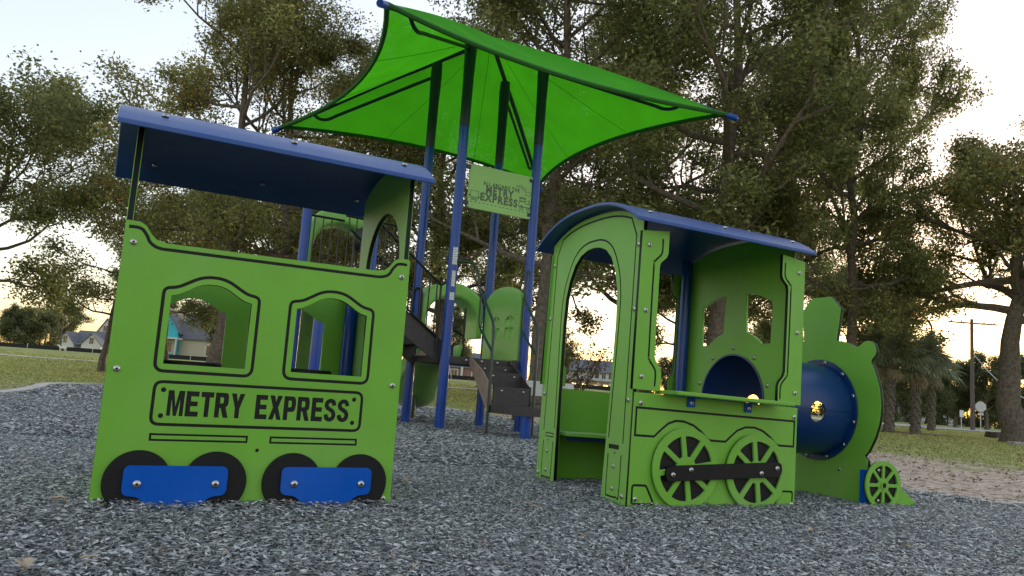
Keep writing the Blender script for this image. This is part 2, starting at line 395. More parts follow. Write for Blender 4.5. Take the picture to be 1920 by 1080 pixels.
l.new(mix(mr.outputs['Result'], mul.outputs['Result'], soil), b.inputs['Base Color'])
bp = n.new('ShaderNodeBump'); bp.inputs['Strength'].default_value = 1; bp.inputs['Distance'].default_value = .06
l.new(noise(14, 6), bp.inputs['Height']); l.new(bp.outputs['Normal'], b.inputs['Normal'])
me.materials.append(g)
def seg_dist(x, y, poly):
    d = np.full(np.shape(x), 1e9); k = len(poly)
    for i in range(k):
        ax, ay = poly[i-1]; bx, by = poly[i]; L2 = (bx-ax)**2+(by-ay)**2+1e-12
        t = np.clip(((x-ax)*(bx-ax)+(y-ay)*(by-ay))/L2, 0, 1); d = np.minimum(d, np.hypot(x-ax-t*(bx-ax), y-ay-t*(by-ay)))
    return d
dd = seg_dist(V[:, 0], V[:, 1], BED)
right = sstep(-3, 2, V[:, 0])
soilw = (1-sstep(3.0, 7.5, dd))*right*(.55+.45*sstep(20, 10, V[:, 1])) + .75*(1-sstep(.4, 1.8, dd))*(1-right)
cv = me.color_attributes.new('cover', 'FLOAT_COLOR', 'POINT'); c = np.ones((len(V), 4), np.float32); c[:, 0] = soilw; c[:, 1] = 0; c[:, 2] = 0
cv.data.foreach_set('color', c.ravel())
# mulch bed
gx, gy = np.meshgrid(np.arange(-9, 8, .3), np.arange(-4, 18, .3)); gx = gx.ravel(); gy = gy.ravel()
ok = in_poly(gx, gy, BED) & (seg_dist(gx, gy, BED) > .15)
pts = [Vector(p) for p in BED]+[Vector((a, c_)) for a, c_ in zip(gx[ok], gy[ok])]
k = len(BED); r_ = delaunay_2d_cdt(pts, [(i, (i+1) % k) for i in range(k)], [], 1, 1e-5)
me = bpy.data.meshes.new('mulch_bed'); me.from_pydata([(p.x, p.y, float(mz(p.x, p.y))) for p in r_[0]], [], [list(f) for f in r_[2]])
me.polygons.foreach_set('use_smooth', [True]*len(me.polygons))
tag(meshobj('mulch_bed', me, 'mulch_base'), kind='structure')
# concrete edging
if area(BED) < 0: BED = BED[::-1]
o1 = offset(BED, .0); o2 = offset(BED, .19); kb = MB(); k = len(BED)
def kz(p): return .03 if p[0] < -1 or p[0] > 3.75 else -.012
vs = [(p[0], p[1], -.06 if z < 0 else kz(p)) for lp, z in ((o1, -.06), (o1, .03), (o2, .03), (o2, -.06)) for p in lp]
kb.add(vs, [(a*k+i, a*k+(i+1) % k, (a+1)*k+(i+1) % k, (a+1)*k+i) for a in range(3) for i in range(k)])
tag(kb.build('concrete_edging', 'concrete'), kind='structure')
# rubber chips
def chips(n, y0, y1, big, power=1.0):
    y = y0+(y1-y0)*rng.random(n)**power; x = (rng.random(n)*2-1)*(.78*y+.9)
    ok = in_poly(x, y, BED); x = x[ok]; y = y[ok]; n = len(x)
    C = np.stack([x, y, mz(x, y)+.004+.016*rng.random(n)], -1)
    yaw = rng.random(n)*2*math.pi; tilt = rng.normal(0, .22, n)
    d = np.stack([np.cos(yaw)*np.cos(tilt), np.sin(yaw)*np.cos(tilt), np.sin(tilt)], -1)
    w = np.stack([-np.sin(yaw), np.cos(yaw), rng.normal(0, .35, n)], -1); w /= np.linalg.norm(w, axis=1)[:, None]; u = np.cross(d, w)
    L = (big*np.clip(np.exp(rng.normal(0, .42, n)), .3, 1.75))[:, None]; W = L*(.12+.16*rng.random((n, 1))); T = W*(.35+.4*rng.random((n, 1)))
    b_ = (rng.random((n, 1))-.5)*.5*L
    Q = np.empty((n, 5, 3)); Q[:, 0] = C-d*L*.5; Q[:, 1] = C+w*W*.6-u*T*.4+d*b_; Q[:, 2] = C+d*L*.5+u*T*.3; Q[:, 3] = C-w*W*.6-u*T*.4-d*b_; Q[:, 4] = C+u*T*.9+w*W*.1
    g_ = np.exp(rng.normal(-1.42, .75, n)); light = rng.random(n) < .05; g_[light] *= 2.0; g_ = np.minimum(g_, .62)
    t = np.stack([g_*1.04, g_*1.03, g_*.99], -1); warm = rng.random(n) < .006; t[warm] = np.array((.34, .28, .21))
    return Q, t
parts = [chips(360000, 1.0, 5.2, .020, .62), chips(150000, 5.2, 10.5, .033, .75), chips(50000, 10.5, 17.6, .06, .8)]
Q = np.concatenate([p[0] for p in parts]); t = np.concatenate([p[1] for p in parts]); n_ = len(Q)
me = bpy.data.meshes.new('rubber_mulch'); me.vertices.add(n_*5); me.vertices.foreach_set('co', Q.astype(np.float32).ravel())
tri = np.array([0, 1, 4, 1, 2, 4, 2, 3, 4, 3, 0, 4]); idx = (np.arange(n_)[:, None]*5+tri[None]).astype(np.int32).ravel()
me.loops.add(len(idx)); me.loops.foreach_set('vertex_index', idx); me.polygons.add(n_*4); me.polygons.foreach_set('loop_start', np.arange(0, n_*12, 3, dtype=np.int32)); me.update(calc_edges=True)
ta = me.color_attributes.new('tint', 'FLOAT_COLOR', 'POINT'); c = np.ones((n_*5, 4), np.float32); c[:, :3] = np.repeat(t, 5, 0); ta.data.foreach_set('color', c.ravel())
tag(meshobj('rubber_mulch', me, 'mulch_chip'), 'dark blue-grey shredded rubber mulch covering the playground bed', 'mulch', kind='stuff')
# grass blades
def blades(n, y0, y1):
    y = y0+(y1-y0)*rng.random(n)**.8; x = (rng.random(n)*2-1)*(.8*y+2)
    w = np.interp(seg_dist(x, y, BED), [0, 3, 8], [0, .06, 1]); ok = ~in_poly(x, y, BED) & (seg_dist(x, y, BED) > .25) & (rng.random(n) < np.where(x > 0, w, 1))
    x = x[ok]; y = y[ok]; n = len(x); z = gz(x, y)
    a = rng.random(n)*6.283; s_ = .007+.0009*y; h = (.015+.03*rng.random(n))*(.35+.65*sstep(7, 14, y))*(1+y*.012); s_ = s_*(.5+.5*sstep(7, 14, y))
    Vb = np.empty((n, 3, 3)); Vb[:, 0] = np.stack([x-np.cos(a)*s_, y-np.sin(a)*s_, z], -1); Vb[:, 1] = np.stack([x+np.cos(a)*s_, y+np.sin(a)*s_, z], -1)
    Vb[:, 2] = np.stack([x+rng.normal(0, .03, n), y+rng.normal(0, .03, n), z+h], -1)
    g_ = rng.random((n, 1)); tt = (1-g_)*np.array((.28, .34, .09))+g_*np.array((.54, .52, .24)); tt *= (.7+.6*rng.random((n, 1)))
    return Vb.reshape(-1, 3), tt
Vb, tb = blades(150000, 6.5, 46)
tag(meshobj('lawn_grass', quads_mesh('lawn_grass', Vb, tb, 3), 'leaf'), 'short patchy lawn grass around the playground', 'grass', kind='stuff')

# dry leaf litter blown over the bare soil and lawn
n_ = 14000; y = 5+26*rng.random(n_)**1.1; x = (rng.random(n_)*2-1)*(.8*y+1); d_ = seg_dist(x, y, BED)
ok = ~in_poly(x, y, BED) & (d_ > .2) & ((x > 0) | (rng.random(n_) < .25)); x = x[ok]; y = y[ok]
C = np.stack([x, y, gz(x, y)+.012], -1); gq = rng.random((len(C), 1))
lit = (1-gq)*np.array((.10, .065, .04))+gq*np.array((.42, .32, .22))
tag(meshobj('leaf_litter', quads_mesh('leaf_litter', leaf_quads(C, np.interp(y, [5, 9, 25], [.028, .04, .08]), np.interp(y, [5, 9, 25], [.016, .022, .04]), rng, .8), lit), 'leaf'), 'scattered dry brown leaf litter on the bare soil and lawn', 'leaf litter', kind='stuff')

# ================================================================== CABOOSE
CW, CD = 1.168, .76
cab = thing('play_caboose', 'green play caboose lettered METRY EXPRESS with a blue curved roof', 'play train', mw=frame(-1.5016, 2.8886, .4801, .0071))
top = [(0, -.06), (CW, -.06), (CW, 1.085), (CW-.006, 1.094), (CW-.05, 1.095), (CW-.075, 1.083), (CW-.095, 1.053), (CW-.115, 1.034), (CW-.155, 1.026),
       (.155, 1.022), (.115, 1.032), (.095, 1.052), (.075, 1.081), (.05, 1.094), (.006, 1.094), (0, 1.085)]
WIN = [(0, .551), (.305, .551), (.305, .818), (.272, .826), (.19, .878), (.112, .878), (.03, .826), (0, .818)]
def win(x0): return rounded([(x0+u, v) for u, v in WIN], [0, 0, 0, .03, .05, .05, .03, 0])
def wing(x0):
    q = [(-.029, .522), (.334, .522), (.334, .846), (.285, .853), (.195, .907), (.11, .907), (.02, .853), (-.029, .846)]
    return rounded([(x0+u, v) for u, v in q], [.035, .035, .035, .04, .05, .05, .04, .035])
GLYPH = {
 'M': (1.25, [[(0, 0), (.24, 0), (.24, .66), (.40, 0), (.60, 0), (.76, .66), (.76, 0), (1, 0), (1, 1), (.66, 1), (.5, .36), (.34, 1), (0, 1)]]),
 'E': (1., [[(0, 0), (1, 0), (1, .2), (.38, .2), (.38, .41), (.92, .41), (.92, .6), (.38, .6), (.38, .8), (.98, .8), (.98, 1), (0, 1)]]),
 'T': (1., [[(.32, 0), (.68, 0), (.68, .79), (1, .79), (1, 1), (0, 1), (0, .79), (.32, .79)]]),
 'Y': (1.08, [[(.33, 0), (.67, 0), (.67, .40), (1, 1), (.64, 1), (.5, .66), (.36, 1), (0, 1), (.33, .40)]]),
 'X': (1.1, [[(0, 0), (.36, 0), (.5, .28), (.64, 0), (1, 0), (.70, .51), (.98, 1), (.62, 1), (.5, .74), (.38, 1), (.02, 1), (.30, .51)]]),
 'P': (1.03, [rounded([(0, 0), (.37, 0), (.37, .35), (1, .35), (1, 1), (0, 1)], [0, 0, 0, .32, .32, 0]), rounded([(.37, .54), (.64, .54), (.64, .82), (.37, .82)], [0, .1, .1, 0])]),
 'R': (1.12, [rounded([(0, 0), (.34, 0), (.34, .39), (.42, .39), (.64, 0), (1, 0), (.76, .43), (.94, .5), (.94, 1), (0, 1)], [0, 0, 0, .05, 0, 0, .05, .12, .3, 0]), rounded([(.34, .57), (.6, .57), (.6, .82), (.34, .82)], [0, .1, .1, 0])])}
def word(txt, x0, x1, z0, z1):
    gap = .14; tot = sum(GLYPH[c_][0] if c_ != 'S' else 1.05 for c_ in txt)+gap*(len(txt)-1); u_ = (x1-x0)/tot; x = x0; out = []
    for c_ in txt:
        w_ = GLYPH[c_][0] if c_ != 'S' else 1.05; X = lambda p: (x+p[0]*w_*u_, z0+p[1]*(z1-z0))
        if c_ == 'S': out += band([X(p) for p in smooth_line([(.84, .70), (.74, .85), (.5, .90), (.26, .84), (.18, .72), (.26, .60), (.5, .52), (.74, .43), (.83, .29), (.74, .15), (.5, .095), (.25, .15), (.15, .31)], 4)], .0175)
        else: out += [[X(p) for p in lp] for lp in GLYPH[c_][1]]
        x += (w_+gap)*u_
    return out
letters = word('METRY', .2262, .512, .3515, .450)+word('EXPRESS', .5565, .946, .3515, .450)
tline = smooth_line([(.014, 1.0685), (.055, 1.067), (.078, 1.045), (.096, 1.015), (.13, .998), (.2, .9965), (.6, .997), (CW-.2, .9975), (CW-.13, 1.0), (CW-.096, 1.015), (CW-.078, 1.045), (CW-.055, 1.067), (CW-.014, 1.0685)], 5)
GW = .0125
gro = band(tline, GW)
for x0 in (.1935, .683): gro += band(wing(x0), GW, True)
gro += band(rounded([(.174, .3175), (1.0, .3175), (1.0, .481), (.174, .481)], .03), GW*.95, True)
gro += [circle(x, z, .0095, 14) for x in (.2072, .9655) for z in (.3505, .450)]
gro += [circle(.5816, .2257, .0075, 12)]
for a_, b_ in ((.180, .5365), (.630, .990)): gro += band([(a_, .258), (b_, .258), (b_, .2795), (a_, .2795)], .008, True)
sp_ = board('side_panel', cab, top, [win(.1935), win(.683)], gro+letters)
for z in (1.010, .521, .0307):
    for x in (.036, CW-.036): bolt(sp_, x, 0, z)
rear = flat('rear_panel', [top, win(.1935), win(.683)], .022, 'green_plastic', cab, CD-.022, .001)
for x in (.153, .4305, .731, 1.0164):
    flat('wheel', [circle(x, .1, .1195, 56)], .018, 'black_plastic', cab, -.0185, .0015)
def bogie(x0, x1):
    m_ = (x0+x1)/2; q = [(x0, .164), (x0, .053), (x0+.065, .049), (m_-.065, -.03), (m_+.065, -.03), (x1-.065, .049), (x1, .053), (x1, .164)]
    p = flat('bogie_plate', [rounded(q, [.026, .026, .05, .01, .01, .05, .026, .026])], .018, 'blue_plastic', cab, -.037, .0015)
    return p
for x0, x1, ba, bb in ((.103, .4745, .153, .4305), (.683, 1.0615, .7356, 1.0164)):
    p = bogie(x0, x1); bolt(p, ba, -.037, .0975, s=1.15); bolt(p, bb, -.037, .0975, s=1.15)
# ends with oval openings (boards lie across, x of the outline = depth)
def arch_loop(c, hw, z0, z1, n=24, sq=1.0): return [(c-hw, z0), (c+hw, z0)]+[(c+hw*math.cos(math.pi*i/n), z1-hw*sq+hw*sq*math.sin(math.pi*i/n)) for i in range(n+1)]
def roofz(y): q = (y-CD/2)/(CD/2+.1); return 1.44+.15*(1-abs(q)**2.5)
def end_out(d): return [(0, -.06), (d, -.06)]+[(d*(1-i/12), roofz(d*(1-i/12))-.01) for i in range(13)]
for nm, x in (('end_panel', 0.001), ('end_panel', CW-.025)):
    board(nm, cab, [(p[0]*(CD-.05)/CD, p[1]) for p in end_out(CD)], [arch_loop((CD-.05)/2-.03, .265, .95, 1.365, sq=1.1)], [], -.0127, loc=(x+.012, .0235, 0), rot=(0, 0, R(90)))
rf = MB(); L0, L1 = -.075, 1.222; NP = 14
pr_ = [(-.105+(CD+.21)*i/NP) for i in range(NP+1)]
vs = [(x, y, roofz(y)+dz) for x in (L0, L1) for dz in (.022, 0) for y in pr_]; k = NP+1
fs = []
for i in range(NP):
    fs += [(i, 2*k+i, 2*k+i+1, i+1), (k+i, k+i+1, 3*k+i+1, 3*k+i), (i, i+1, k+i+1, k+i), (2*k+i, 3*k+i, 3*k+i+1, 2*k+i+1)]
fs += [(0, k, 3*k, 2*k), (k-1, 3*k-1, 4*k-1, 2*k-1)]
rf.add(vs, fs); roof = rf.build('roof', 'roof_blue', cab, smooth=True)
md = roof.modifiers.new('b', 'BEVEL'); md.width = .007; md.segments = 3; md.limit_method = 'ANGLE'
for x in (.09, .6, 1.1):
    for y, rx in ((.0, -.22), (CD, .22)):
        o = bolt(roof, x, y-.0, roofz(y)+.023, s=1.1); o.rotation_euler = (R(-90)+rx*-1, 0, 0)
        o = bolt(roof, x, y, roofz(y)-.001, s=1.0); o.rotation_euler = (R(90), 0, 0)
for x in (.06, CW-.06):
    for y in (.065, CD-.075):
        MB().tube([(x, y, -.05), (x, y, .97)], .034, 16).build('corner_post', 'post_blue', cab, smooth=True)
for x0 in (.345, .835):
    t_ = MB(); t_.lathe([(.15, .545), (.157, .551), (.157, .562), (.15, .568)], 32, c=(x0-.05, CD*.46, 0)); tb_ = t_.build('table_top', 'black_plastic', cab, smooth=True)
    MB().tube([(x0-.05, CD*.46, -.03), (x0-.05, CD*.46, .546)], .03, 12).build('table_leg', 'navy', tb_, smooth=True)

# ================================================================== LOCOMOTIVE
LL, LD = 1.064, 1.047
loc = thing('play_locomotive', 'green play locomotive cab with blue roof, tunnel boiler and spoked wheels', 'play train', mw=frame(.6498, 3.8209, .4092, -.0182))
def lroof(y): q = (y-LD/2)/(LD/2+.11); return 1.410+.185*(1-abs(q)**2.6)
# side: lower board, wheels, rod; two pillars above the counter
low = [(-.012, -.03), (LL-.004, -.03), (LL-.004, .583), (-.012, .583)]
gb = [(.008, .5075), (.008, .370), (.122, .370), (.16, .405), (.205, .441), (.25, .4565), (.30, .4565), (.36, .441), (.41, .412), (.45, .378), (.472, .370), (.572, .370), (.60, .395), (.645, .432), (.70, .453), (.76, .4555), (.82, .441), (.87, .412), (.91, .378), (.932, .370), (1.04, .370), (1.04, .5075)]
cg = [rounded([(.012, .036), (.145, .036), (.092, .127), (.012, .127)], .012), rounded([(1.042, .036), (.908, .036), (.963, .127), (1.042, .127)], .012)]
gl = band(gb, .0115, True)
for q in cg: gl += band(q, .0115, True)
def pillar(s):
    q = [(-.024, .597), (.142, .597), (.142, .695), (.134, .715), (.105, .748), (.096, .775), (.094, 1.23), (.099, 1.256), (.134, 1.290), (.143, 1.310), (.143, 1.432), (-.024, 1.412)]
    gline = smooth_line([(.106, .620), (.106, .690), (.088, .722), (.064, .752), (.059, .80), (.057, 1.22), (.064, 1.262), (.094, 1.295), (.104, 1.32), (.104, 1.385)], 4)
    if s: q = [(LL-.008-(u+.0), v) for u, v in q][::-1]; q = [(max(u, .0), v) for u, v in q]; gline = [(LL-.008-u-.019, v) for u, v in gline]
    return q, band(gline, .0105)
for yy, rz, org in ((0, 0, (0, 0, 0)), (LD, math.pi, (LL-.012, LD, 0))):
    near = rz == 0
    sp_ = board('side_panel', loc, low, [], gl if near else [], loc=org, rot=(0, 0, rz))
    pz = [(.0294, .0603), (LL-.0294, .0603), (.0294, .531), (LL-.0294, .531)]
    for x, z in pz: bolt(sp_, x, 0, z)
    for s in (0, 1):
        q, gg = pillar(s); pp = board('pillar_panel', loc, q, [], gg, loc=org, rot=(0, 0, rz))
        for z in (1.3417, 1.0, .6629): bolt(pp, .022 if not s else LL-.030, 0, z)
def spoked(cx, cz, r, name, parent, y, spokes, th, a0):
    rim_in = r*.80; hub = r*.30
    holes = []
    for i in range(spokes):
        a = a0+360/spokes*i; g1 = 360/spokes/2-math.degrees(.075*r/.2/ rim_in*.2) if False else None
        hw = .0135*r/.2
        i0 = math.degrees(math.asin(hw/rim_in)); j0 = math.degrees(math.asin(min(hw/hub, .95)))
        A0, A1 = a+i0, a+360/spokes-i0; B0, B1 = a+j0, a+360/spokes-j0
        outer = circle(cx, cz, rim_in, 6, A0, A1)
        inner = circle(cx, cz, hub, 3, B1, B0) if B1 > B0 else [(cx+hub*1.2*math.cos(R(a+180/spokes)), cz+hub*1.2*math.sin(R(a+180/spokes)))]
        holes.append(rounded(outer+inner, .004, 2))
    w = flat(name, [circle(cx, cz, r*.985, 64)], th*.55, 'black_plastic', parent, y-th*.55-.0005, .001)
    flat('spoked_face', [circle(cx, cz, r, 64)]+holes, th*.75, 'green_plastic', w, y-th*1.31, .0015)
    return w
spoked(.312, .222, .203, 'drive_wheel', loc, 0, 8, .019, 100)
spoked(.770, .223, .201, 'drive_wheel', loc, 0, 8, .019, 98)
rod = rounded([(.178, .155), (.925, .207), (.925, .285), (.178, .231)], .036, 6)
rp = flat('connecting_rod', [rod], .018, 'black_plastic', loc, -.044, .0025)
for x, z in ((.2167, .1906), (.325, .2195), (.7802, .2198), (.8862, .2501)): bolt(rp, x, -.044, z, s=1.05)
# counter and its brackets
ct = MB(); ct.box((.523, -.045, .596), (.755, .20, .019)); co = ct.build('counter', 'green_plastic', loc)
md = co.modifiers.new('b', 'BEVEL'); md.width = .004; md.segments = 2
for x in (.333, .706):
    br = MB(); br.box((x, -.006, .558), (.046, .008, .05)); br.box((x, -.03, .5815), (.046, .05, .006)); bo = br.build('bracket', 'blue_plastic', co)
    o = bpy.data.objects.new('bolt', BOLT); o.location = (x, -.0105, .555); link(o, co)
# rear end board with the doorway
eo = [(0.012, -.03), (.245, -.03), (.245, .30)]
def eroof(y): return lroof(LD-y)-.012
outline = [(.015, -.03), (.255, -.03), (.235, .45), (.222, .95), (.232, 1.12), (.262, 1.22), (.315, 1.31), (.38, 1.362), (.455, 1.386), (LD/2, 1.392)]
outline = outline+[(LD-x, z) for x, z in outline[::-1][1:]]
outline = outline+[(LD-.012-(LD-.024)*i/18, eroof(LD-.012-(LD-.024)*i/18)) for i in range(19)]
g1 = [(.075, .32), (.075, 1.40)]+[(.075+(LD-.15)*i/16, eroof(.075+(LD-.15)*i/16)-.03) for i in range(1, 16)]+[(LD-.075, 1.40), (LD-.075, .32)]
g2 = [(.215, .34), (.190, .95), (.198, 1.13), (.23, 1.24), (.29, 1.345), (.36, 1.402), (.44, 1.428), (LD/2, 1.433)]
g2 = smooth_line(g2+[(LD-x, z) for x, z in g2[::-1][1:]], 3)
eg = band(g1, .0105)+band(g2, .0105)
for mir in (0, 1):
    f_ = (lambda x: LD-x) if mir else (lambda x: x)
    eg += band([(f_(.108), .288), (f_(.208), .288), (f_(.208), .308), (f_(.108), .308)], .006, True) if not mir else [[(f_(.108), .286), (f_(.208), .286), (f_(.208), .309), (f_(.108), .309)]]
    eg += band(smooth_line([(f_(.208), .262), (f_(.208), .07), (f_(.195), .05), (f_(.11), .05), (f_(.085), .06), (f_(.083), .262)], 3), .009)
    eg += [circle(f_(.145), .266, .006, 10)]
ep = board('end_panel', loc, outline, [], eg, loc=(-.013, LD-.0, 0), rot=(0, 0, R(-90)))
for z in (1.3445, 1.0044, .5402, .0642):
    for x in (.0475, LD-.0475): bolt(ep, x, 0, z)
for x in (.145, LD-.145):
    for z in (.09, .20): bolt(ep, x, 0, z, s=.85)
# bulkhead with two windows and the tunnel mouth (local outline x runs from the far side to the near side)
TC, TZ, TR = .508, .598, .288
bo_ = [(.03, -.03), (LD-.03, -.03)]+[(LD-.03-(LD-.06)*i/14, eroof(LD-.03-(LD-.06)*i/14)) for i in range(15)]
wl_ = [(.835, 1.19), (.825, .943), (.742, .943)]+[(TC+.415*math.cos(R(a)), .573+.46*math.sin(R(a))) for a in (56, 66, 76)]+[(.598, 1.2575), (.72, 1.236)]
wr_ = [(2*TC-x, z) for x, z in wl_]
tw = lambda q: [(LD-x, z) for x, z in q]
bh = flat('bulkhead_panel', [bo_, tw(wl_), tw(wr_), circle(LD-TC, TZ, TR-.004, 48)], .02, 'green_plastic', loc, 0, .0012, (LL-.045, LD, 0), (0, 0, R(-90)))
for i in range(10): a = 360/10*i+18; bolt(bh, LD-TC+.325*math.cos(R(a)), 0, TZ+.325*math.sin(R(a)))
# boiler tunnel with round spy holes
FX = 1.73
NT, NL = 64, 14; x0_, x1_ = LL-.05, FX-.003
tv = MB()
xs_ = np.linspace(x0_, x1_, NL+1); tv.v = []
ring = lambda r: [(float(x), TC+r*math.cos(2*math.pi*j/NT), TZ+r*math.sin(2*math.pi*j/NT)) for x in xs_ for j in range(NT)]
tv.add(ring(TR), [(i*NT+j, i*NT+(j+1) % NT, (i+1)*NT+(j+1) % NT, (i+1)*NT+j) for i in range(NL) for j in range(NT)])
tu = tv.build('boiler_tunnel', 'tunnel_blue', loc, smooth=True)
md = tu.modifiers.new('s', 'SOLIDIFY'); md.thickness = .010
cut = MB(); HX, HA = 1.44, 184
for ha in (HA, 0):
    dy, dz = math.cos(R(ha)), math.sin(R(ha))
    cut.tube([(HX, TC+dy*(TR-.06), TZ+dz*(TR-.06)), (HX, TC+dy*(TR+.06), TZ+dz*(TR+.06))], .062, 24)
cm = cut.mesh('cutter'); co_ = bpy.data.objects.new('cutter', cm); link(co_, loc)
md = tu.modifiers.new('h', 'BOOLEAN'); md.object = co_; md.solver = 'EXACT'
dg = bpy.context.evaluated_depsgraph_get(); nm_ = bpy.data.meshes.new_from_object(tu.evaluated_get(dg)); tu.modifiers.clear(); tu.data = nm_; bpy.data.objects.remove(co_)
nm_.polygons.foreach_set('use_smooth', [True]*len(nm_.polygons)); nm_.set_sharp_from_angle(angle=R(40))
fl = flat('flange', [circle(0, 0, .323, 64), circle(0, 0, TR+.001, 64)], .009, 'tunnel_blue', tu, 0, .001, (FX-.0125, TC, TZ), (0, 0, R(-90)))
for i in range(12): a = 30*i+12; bolt(tu, FX-.013, TC+.306*math.cos(R(a)), TZ+.306*math.sin(R(a)), R(-90), .95)
sm = MB(); sm.tube([(x0_+.06, TC+(TR+.0015)*math.cos(R(181)), TZ+(TR+.0015)*math.sin(R(181))), (x1_-.03, TC+(TR+.0015)*math.cos(R(181)), TZ+(TR+.0015)*math.sin(R(181)))], .0025, 6); sm.build('seam', 'tunnel_blue', tu)
# front silhouette board (local x = y of the cab, mirrored)
half = [(.0, -.03), (.40, -.03), (.40, .315), (.372, .338), (.40, .365), (.445, .45), (.478, .55), (.485, .64), (.472, .75), (.43, .865), (.405, .905), (.415, .925), (.438, .945), (.443, .975), (.432, 1.01), (.40, 1.035), (.355, 1.035), (.315, 1.005), (.295, .998), (.22, 1.03), (.137, 1.045), (.165, 1.25), (.08, 1.335), (0, 1.335)]
fp = [(TC+u, z) for u, z in half[1:-1]]+[(TC-u, z) for u, z in half[1:-1][::-1]]
fp = rounded(fp, [0, .01, .01, .01]+[.03]*4+[.02]*3+[.02]*6+[.02]*2+[.0, .004, .004]+[.004, .004, 0]+[.02]*2+[.02]*6+[.02]*3+[.03]*4+[.01, .01, .01, 0], 3)
fpm = [(LD-x, z) for x, z in fp]
fr = board('front_panel', loc, fpm, [circle(LD-TC, TZ, TR-.004, 48)], [], loc=(FX, LD, 0), rot=(0, 0, R(-90)))
for x, z in ((.12, .24), (.12, .07), (.32, .24), (.30, .06), (.80, .24), (.80, .07)): bolt(fr, LD-x, 0, z, s=.9)
# pilot board with small spoked wheel, and the mirrored pair
for yy, nearp in ((.062, 1), (LD-.09, 0)):
    pil = [(1.745, -.03), (2.20, -.03), (2.15, .038), (1.90, .21), (1.82, .26), (1.745, .26)]
    pb = board('pilot_panel', loc, pil, [], [], y=yy)
    bolt(pb, 2.06, yy, .062, s=.85)
    if nearp:
        w = spoked(1.785, .18, .144, 'pilot_wheel', loc, yy, 8, .017, 90)
        flat('hub', [circle(1.785, .18, .026, 20), circle(1.785, .18, .016, 16)], .006, 'green_plastic', w, yy-.0285, .001); flat('axle', [circle(1.785, .18, .0155, 16)], .004, 'black_plastic', w, yy-.0262)
        for x, z in ((1.752, .265), (1.752, .09)): bolt(w, x, yy-.012, z, s=.8)
bk = MB(); bk.box((1.705, .095, .125), (.05, .05, .27)); bk.build('corner_bracket', 'blue_plastic', loc)
# roof
rf = MB(); pr_ = [(-.07+(LD+.14)*i/16) for i in range(17)]; k = 17
vs = [(x, y, lroof(y)+dz) for x in (-.10, LL+.03) for dz in (.022, 0) for y in pr_]; fs = []
for i in range(16): fs += [(i, 2*k+i, 2*k+i+1, i+1), (k+i, k+i+1, 3*k+i+1, 3*k+i), (i, i+1, k+i+1, k+i), (2*k+i, 3*k+i, 3*k+i+1, 2*k+i+1)]
fs += [(0, k, 3*k, 2*k), (k-1, 3*k-1, 4*k-1, 2*k-1)]
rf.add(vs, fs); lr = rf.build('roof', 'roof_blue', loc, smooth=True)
md = lr.modifiers.new('b', 'BEVEL'); md.width = .007; md.segments = 3; md.limit_method = 'ANGLE'
for x in (.03, .52, LL-.06):
    for y in (.03, LD-.03):
        o = bolt(lr, x, y, lroof(y)+.022, s=1.0); o.rotation_euler = (R(-90), 0, 0)
        o = bolt(lr, x, y, lroof(y)-.001, s=.9); o.rotation_euler = (R(90), 0, 0)
for x in (LL-.085,):
    for y in (LD-.075,): MB().tube([(x, y, -.03), (x, y, lroof(y)-.004)], .036, 16).build('corner_post', 'post_blue', loc, smooth=True)
bn = MB(); bn.box((LL/2-.02, LD-.16, .313), (LL-.13, .26, .018)); bno = bn.build('bench', 'green_plastic', loc)
bn = MB(); bn.box((LL/2-.02, LD-.27, .29), (LL-.14, .02, .026)); bn.build('bench_rail', 'navy', bno)

# ================================================================== PLAY STRUCTURE (local: x along the near edge, y away from the camera)
PS = thing('play_structure', 'tall play structure with blue posts, dark steps, slides and green shade sail', 'play structure', mw=Matrix.Translation((-.77, 9.5, 0)) @ Matrix.Rotation(math.atan2(.484, .875), 4, 'Z'))
S = 1.13
def post(x, y, z1, sleeve=True):
    pb = MB(); pb.tube([(x, y, -.1), (x, y, z1)], .0635, 20); p = pb.build('post', 'post_blue', PS, smooth=True)
    if sleeve:
        q = MB(); q.tube([(x, y, z1-1.25), (x, y, z1-.6), (x, y, z1-.15), (x, y, z1+.04)], [.0655, .070, .082, .072], 20); q.build('post_sleeve', 'navy', p, smooth=True)
    return p
pA = post(0, 0, 5.13); pB = post(S, 0, 5.13); pC = post(0, S, 5.13); pD = post(S, S, 5.13)
for z, h, w in ((2.17, .22, .062), (1.88, .20, .045), (1.655, .095, .06)):
    lb = MB(); r = .0665; A0 = -95; aw = math.degrees(w/r)
    vs = [(r*math.cos(R(A0-aw/2+aw*i/6)), r*math.sin(R(A0-aw/2+aw*i/6)), zz) for zz in (z-h/2, z+h/2) for i in range(7)]
    lb.add(vs, [(i, i+1, i+8, i+7) for i in range(6)]); lo_ = lb.build('warning_label', 'white_label', pA)
    pr = MB(); r = .0671; nb_ = int(h/.022)
    for j in range(nb_):
        zz = z-h/2+h*(j+.6)/nb_; a0 = A0-aw*.38; a1 = A0+aw*(.38 if j % 3 else .15)
        vs = [(r*math.cos(R(a0+(a1-a0)*i/4)), r*math.sin(R(a0+(a1-a0)*i/4)), zz+dz) for dz in (-.0035, .0035) for i in range(5)]
        pr.add(vs, [(i, i+1, i+6, i+5) for i in range(4)])
    # (printed lines too small to read in the photograph are left as bars on the sticker)
    pr.build('print', 'grey_print', lo_)
DZ = .915
dk = MB(); dk.box((S/2, S/2, DZ-.045), (S-.02, S-.02, .09)); dko = dk.build('deck', 'brown_deck', PS)
for x in (.3, .52, .75, .95): bolt(dko, x, .009, DZ-.04, s=1.3)
